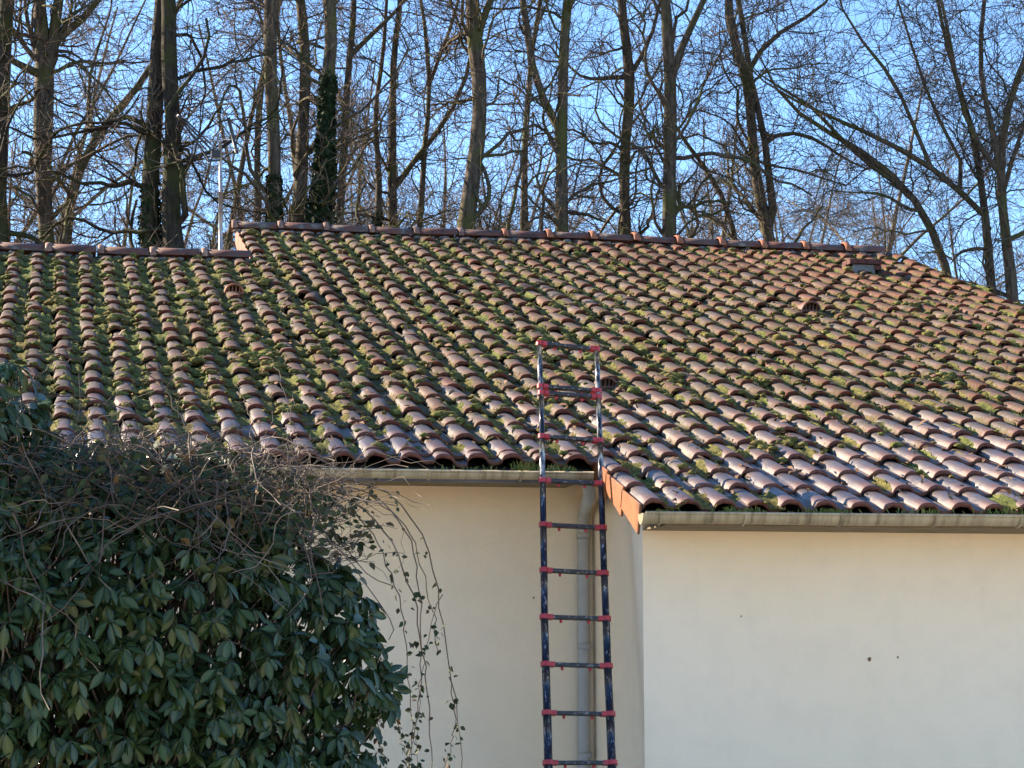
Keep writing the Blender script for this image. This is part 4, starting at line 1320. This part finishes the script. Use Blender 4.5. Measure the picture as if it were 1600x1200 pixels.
for (P, bl, x, y) in whorls[::2]:
    b = base_pts[int(rb_.integers(0, len(base_pts)))]
    m1 = b * .45 + P * .55 + np.array([0, .35, -.1]) + rb_.normal(0, .08, 3)
    m0 = b * .8 + P * .2 + np.array([0, .3, .1])
    PP.append([b, m0, m1, P * .85 + m1 * .15 + rb_.normal(0, .02, 3), P])
PP = np.array(PP); V, F = tubes(PP, np.tile(np.array([.014, .011, .007, .005, .003]), (len(PP), 1)), 4)
st.add(V - bush0, F); link('stems', st.mesh('stems', CANE, True), bush)['kind'] = 'stuff'

# ------------------------------------------------------------------ bramble over the bush
br0 = at(330, 1300, -2.0); br0[2] = GZ
bram = empty('bramble_tangle', br0)
tag(bram, 'dry tangled bramble with thin brown canes arching over the bush and down the wall', 'bramble')
def canes(name, lines, rad, sides=5, parent=bram):
    a = Acc()
    for L_, r_ in zip(lines, rad):
        n = len(L_); a.tube(L_, np.linspace(r_, r_ * .55, n), sides)
    me = a.mesh(name, CANE, True)
    V = np.empty(len(me.vertices) * 3, np.float32); me.vertices.foreach_get('co', V)
    me.vertices.foreach_set('co', (V.reshape(-1, 3) - br0.astype(np.float32)).ravel())
    return link(name, me, parent)
def curve_px(pts, Y0, n=26, wob=.006):
    pts = np.array(pts, float)
    s = np.concatenate([[0], np.cumsum(np.hypot(*np.diff(pts, axis=0).T))])
    t = np.linspace(0, s[-1], n)
    xy = np.stack([np.interp(t, s, pts[:, k]) for k in range(2)], -1)
    for _ in range(3): xy[1:-1] = (xy[:-2] + xy[1:-1] * 2 + xy[2:]) / 4
    Ys = Y0 + .25 * np.sin(np.linspace(0, 2.5, n) + Y0)
    P = np.array([at(x, y, yy) for (x, y), yy in zip(xy, Ys)])
    return P + rb_.normal(0, wob, P.shape)
ARCH = [
    ([(440, 775), (490, 752), (530, 748), (580, 752), (620, 775), (652, 812), (672, 862), (688, 930), (698, 1000), (708, 1070), (716, 1140), (722, 1210), (728, 1300)], -1.6, .0042),
    ([(430, 790), (500, 762), (550, 758), (600, 785), (640, 830), (655, 868), (668, 915), (676, 960), (684, 1020)], -1.7, .0042),
    ([(470, 770), (530, 768), (580, 795), (612, 850), (640, 905), (652, 960), (664, 1030), (670, 1110), (676, 1215)], -1.4, .0048),
    ([(550, 790), (592, 845), (616, 915), (634, 985), (641, 1060), (646, 1140), (640, 1220)], -1.5, .0036),
    ([(580, 775), (630, 815), (652, 870), (658, 950), (660, 1010), (656, 1070), (646, 1150), (634, 1230)], -1.8, .0036),
    ([(688, 930), (664, 1010), (656, 1080), (652, 1160), (650, 1230)], -1.6, .0024),
    ([(706, 1060), (714, 1130), (700, 1180), (684, 1240)], -1.6, .003),
    ([(600, 1095), (622, 1130), (634, 1180), (636, 1240)], -1.5, .0028),
    ([(588, 1110), (594, 1150), (598, 1220)], -1.6, .0026),
    ([(40, 556), (130, 556), (205, 563), (250, 598), (285, 650), (305, 720), (318, 780)], -1.9, .0036),
    ([(-10, 645), (60, 622), (130, 618), (195, 640), (250, 668), (330, 700)], -1.9, .0036),
    ([(0, 640), (90, 560), (140, 560)], -2.0, .003),
    ([(465, 690), (450, 640), (440, 590), (425, 560)], -1.8, .0022),
    ([(455, 720), (452, 660), (460, 610)], -1.8, .002),
    ([(395, 720), (392, 650), (370, 600)], -1.9, .002),
    ([(120, 700), (150, 640), (200, 600), (250, 580)], -1.9, .0022),
]
for pts, Y0, rad in ARCH: canes('cane', [curve_px(pts, Y0)], [rad])
# leaves of the bramble
bl = Acc()
def bleaf(P, s, dn=.8):
    d = unit(rb_.normal(0, 1, 3) * np.array([1, .6, .6]) - UP * dn); nrm = unit(rb_.normal(0, .6, 3) + np.array([0, -.6, .6])); nrm = unit(nrm - d * (nrm @ d)); sx = np.cross(d, nrm)
    L_, w2 = s, s * .34
    V = np.array([[0, 0, 0], [-w2, L_ * .35, .15 * w2], [-w2 * .7, L_ * .7, .1 * w2], [0, L_, -.1 * L_], [w2 * .7, L_ * .7, .1 * w2], [w2, L_ * .35, .15 * w2], [0, L_ * .5, -.12 * w2]])
    V = V[:, :1] * sx + V[:, 1:2] * d + V[:, 2:] * nrm + P - br0
    bl.add(V, np.array([[0, 6, 1, 1], [1, 6, 2, 2], [2, 6, 3, 3], [3, 6, 4, 4], [4, 6, 5, 5], [5, 6, 0, 0]])[:, :3], rib=0.0, rnd=rb_.random())
for pts, Y0, rad in ARCH[:9]:
    C = curve_px(pts, Y0)
    for k in range(4, len(C)):
        if rb_.random() < .62:
            for _ in range(int(rb_.integers(1, 4))): bleaf(C[k] + rb_.normal(0, .012, 3), rb_.uniform(.022, .042))
# small leafy sprays right of the bush top
sp = []
for _ in range(46):
    x0, y0 = rb_.uniform(470, 560), rb_.uniform(790, 880)
    x1, y1 = x0 + rb_.uniform(10, 70), y0 + rb_.uniform(-60, 25)
    Yc = rb_.uniform(-2.3, -1.6)
    C = curve_px([(x0 - 40, y0 + 20), (x0, y0), ((x0 + x1) / 2, (y0 + y1) / 2 - 6), (x1, y1)], Yc, 9, .008)
    sp.append(C)
    for k in range(4, 9):
        if rb_.random() < .75: bleaf(C[k] + rb_.normal(0, .01, 3), rb_.uniform(.025, .05), .3)
canes('leafy_sprays', sp, [.0024] * len(sp), 4)['kind'] = 'stuff'
# the tangle itself
tang = []; trad = []
for _ in range(460):
    x, y = rb_.uniform(-60, 500), rb_.normal(760, 60)
    lim = 690 + max(0, (x - 330)) * .35
    y = max(y, lim - 14) if rb_.random() < .9 else y
    Yc = rb_.uniform(-3.1, -1.7)
    P0 = at(x, y, Yc)
    d = unit(np.array([rb_.normal(0, 1), rb_.normal(0, .5), rb_.normal(0.0, .55)]))
    W = walk(rb_, P0[None], d[None], np.array([rb_.uniform(.25, 1.1)]), 14, .28, -.05)[0]
    if min(screen(q)[1] for q in W[::3]) < 668 and rb_.random() < .93: continue
    tang.append(W); trad.append(rb_.uniform(.0015, .0042))
canes('tangled_canes', tang, trad, 4)['kind'] = 'stuff'
fine = []
N = 1300
X = rb_.uniform(-60, 530, N); Yp = rb_.normal(750, 45, N); Yp = np.maximum(Yp, 682 + np.maximum(0, X - 330) * .35 + rb_.normal(0, 10, N))
St = np.array([at(x, y, rb_.uniform(-3.05, -1.8)) for x, y in zip(X, Yp)])
D = unit(rb_.normal(0, 1, (N, 3)) * np.array([1, .7, .8]))
Wk = walk(rb_, St, D, rb_.uniform(.05, .28, N), 6, .3, 0)
V, F = tubes(Wk, np.tile(np.linspace(.0018, .0009, 6), (N, 1)), 3)
a = Acc(); a.add(V - br0, F); o = link('dry_twigs', a.mesh('dry_twigs', CANE, True), bram); o['kind'] = 'stuff'
for _ in range(2200):
    x, y = rb_.uniform(-40, 520), rb_.normal(765, 55)
    if y < 690 + max(0, x - 330) * .4: continue
    bleaf(at(x, y, rb_.uniform(-3.0, -1.9)), rb_.uniform(.03, .06), .2)
o = link('bramble_leaves', bl.mesh('bramble_leaves', BRLEAF, False), bram); o['kind'] = 'stuff'
print('tiles', len(info), 'pads', npad, 'leaves', len(leaves), 'single leaves', len(single_l))
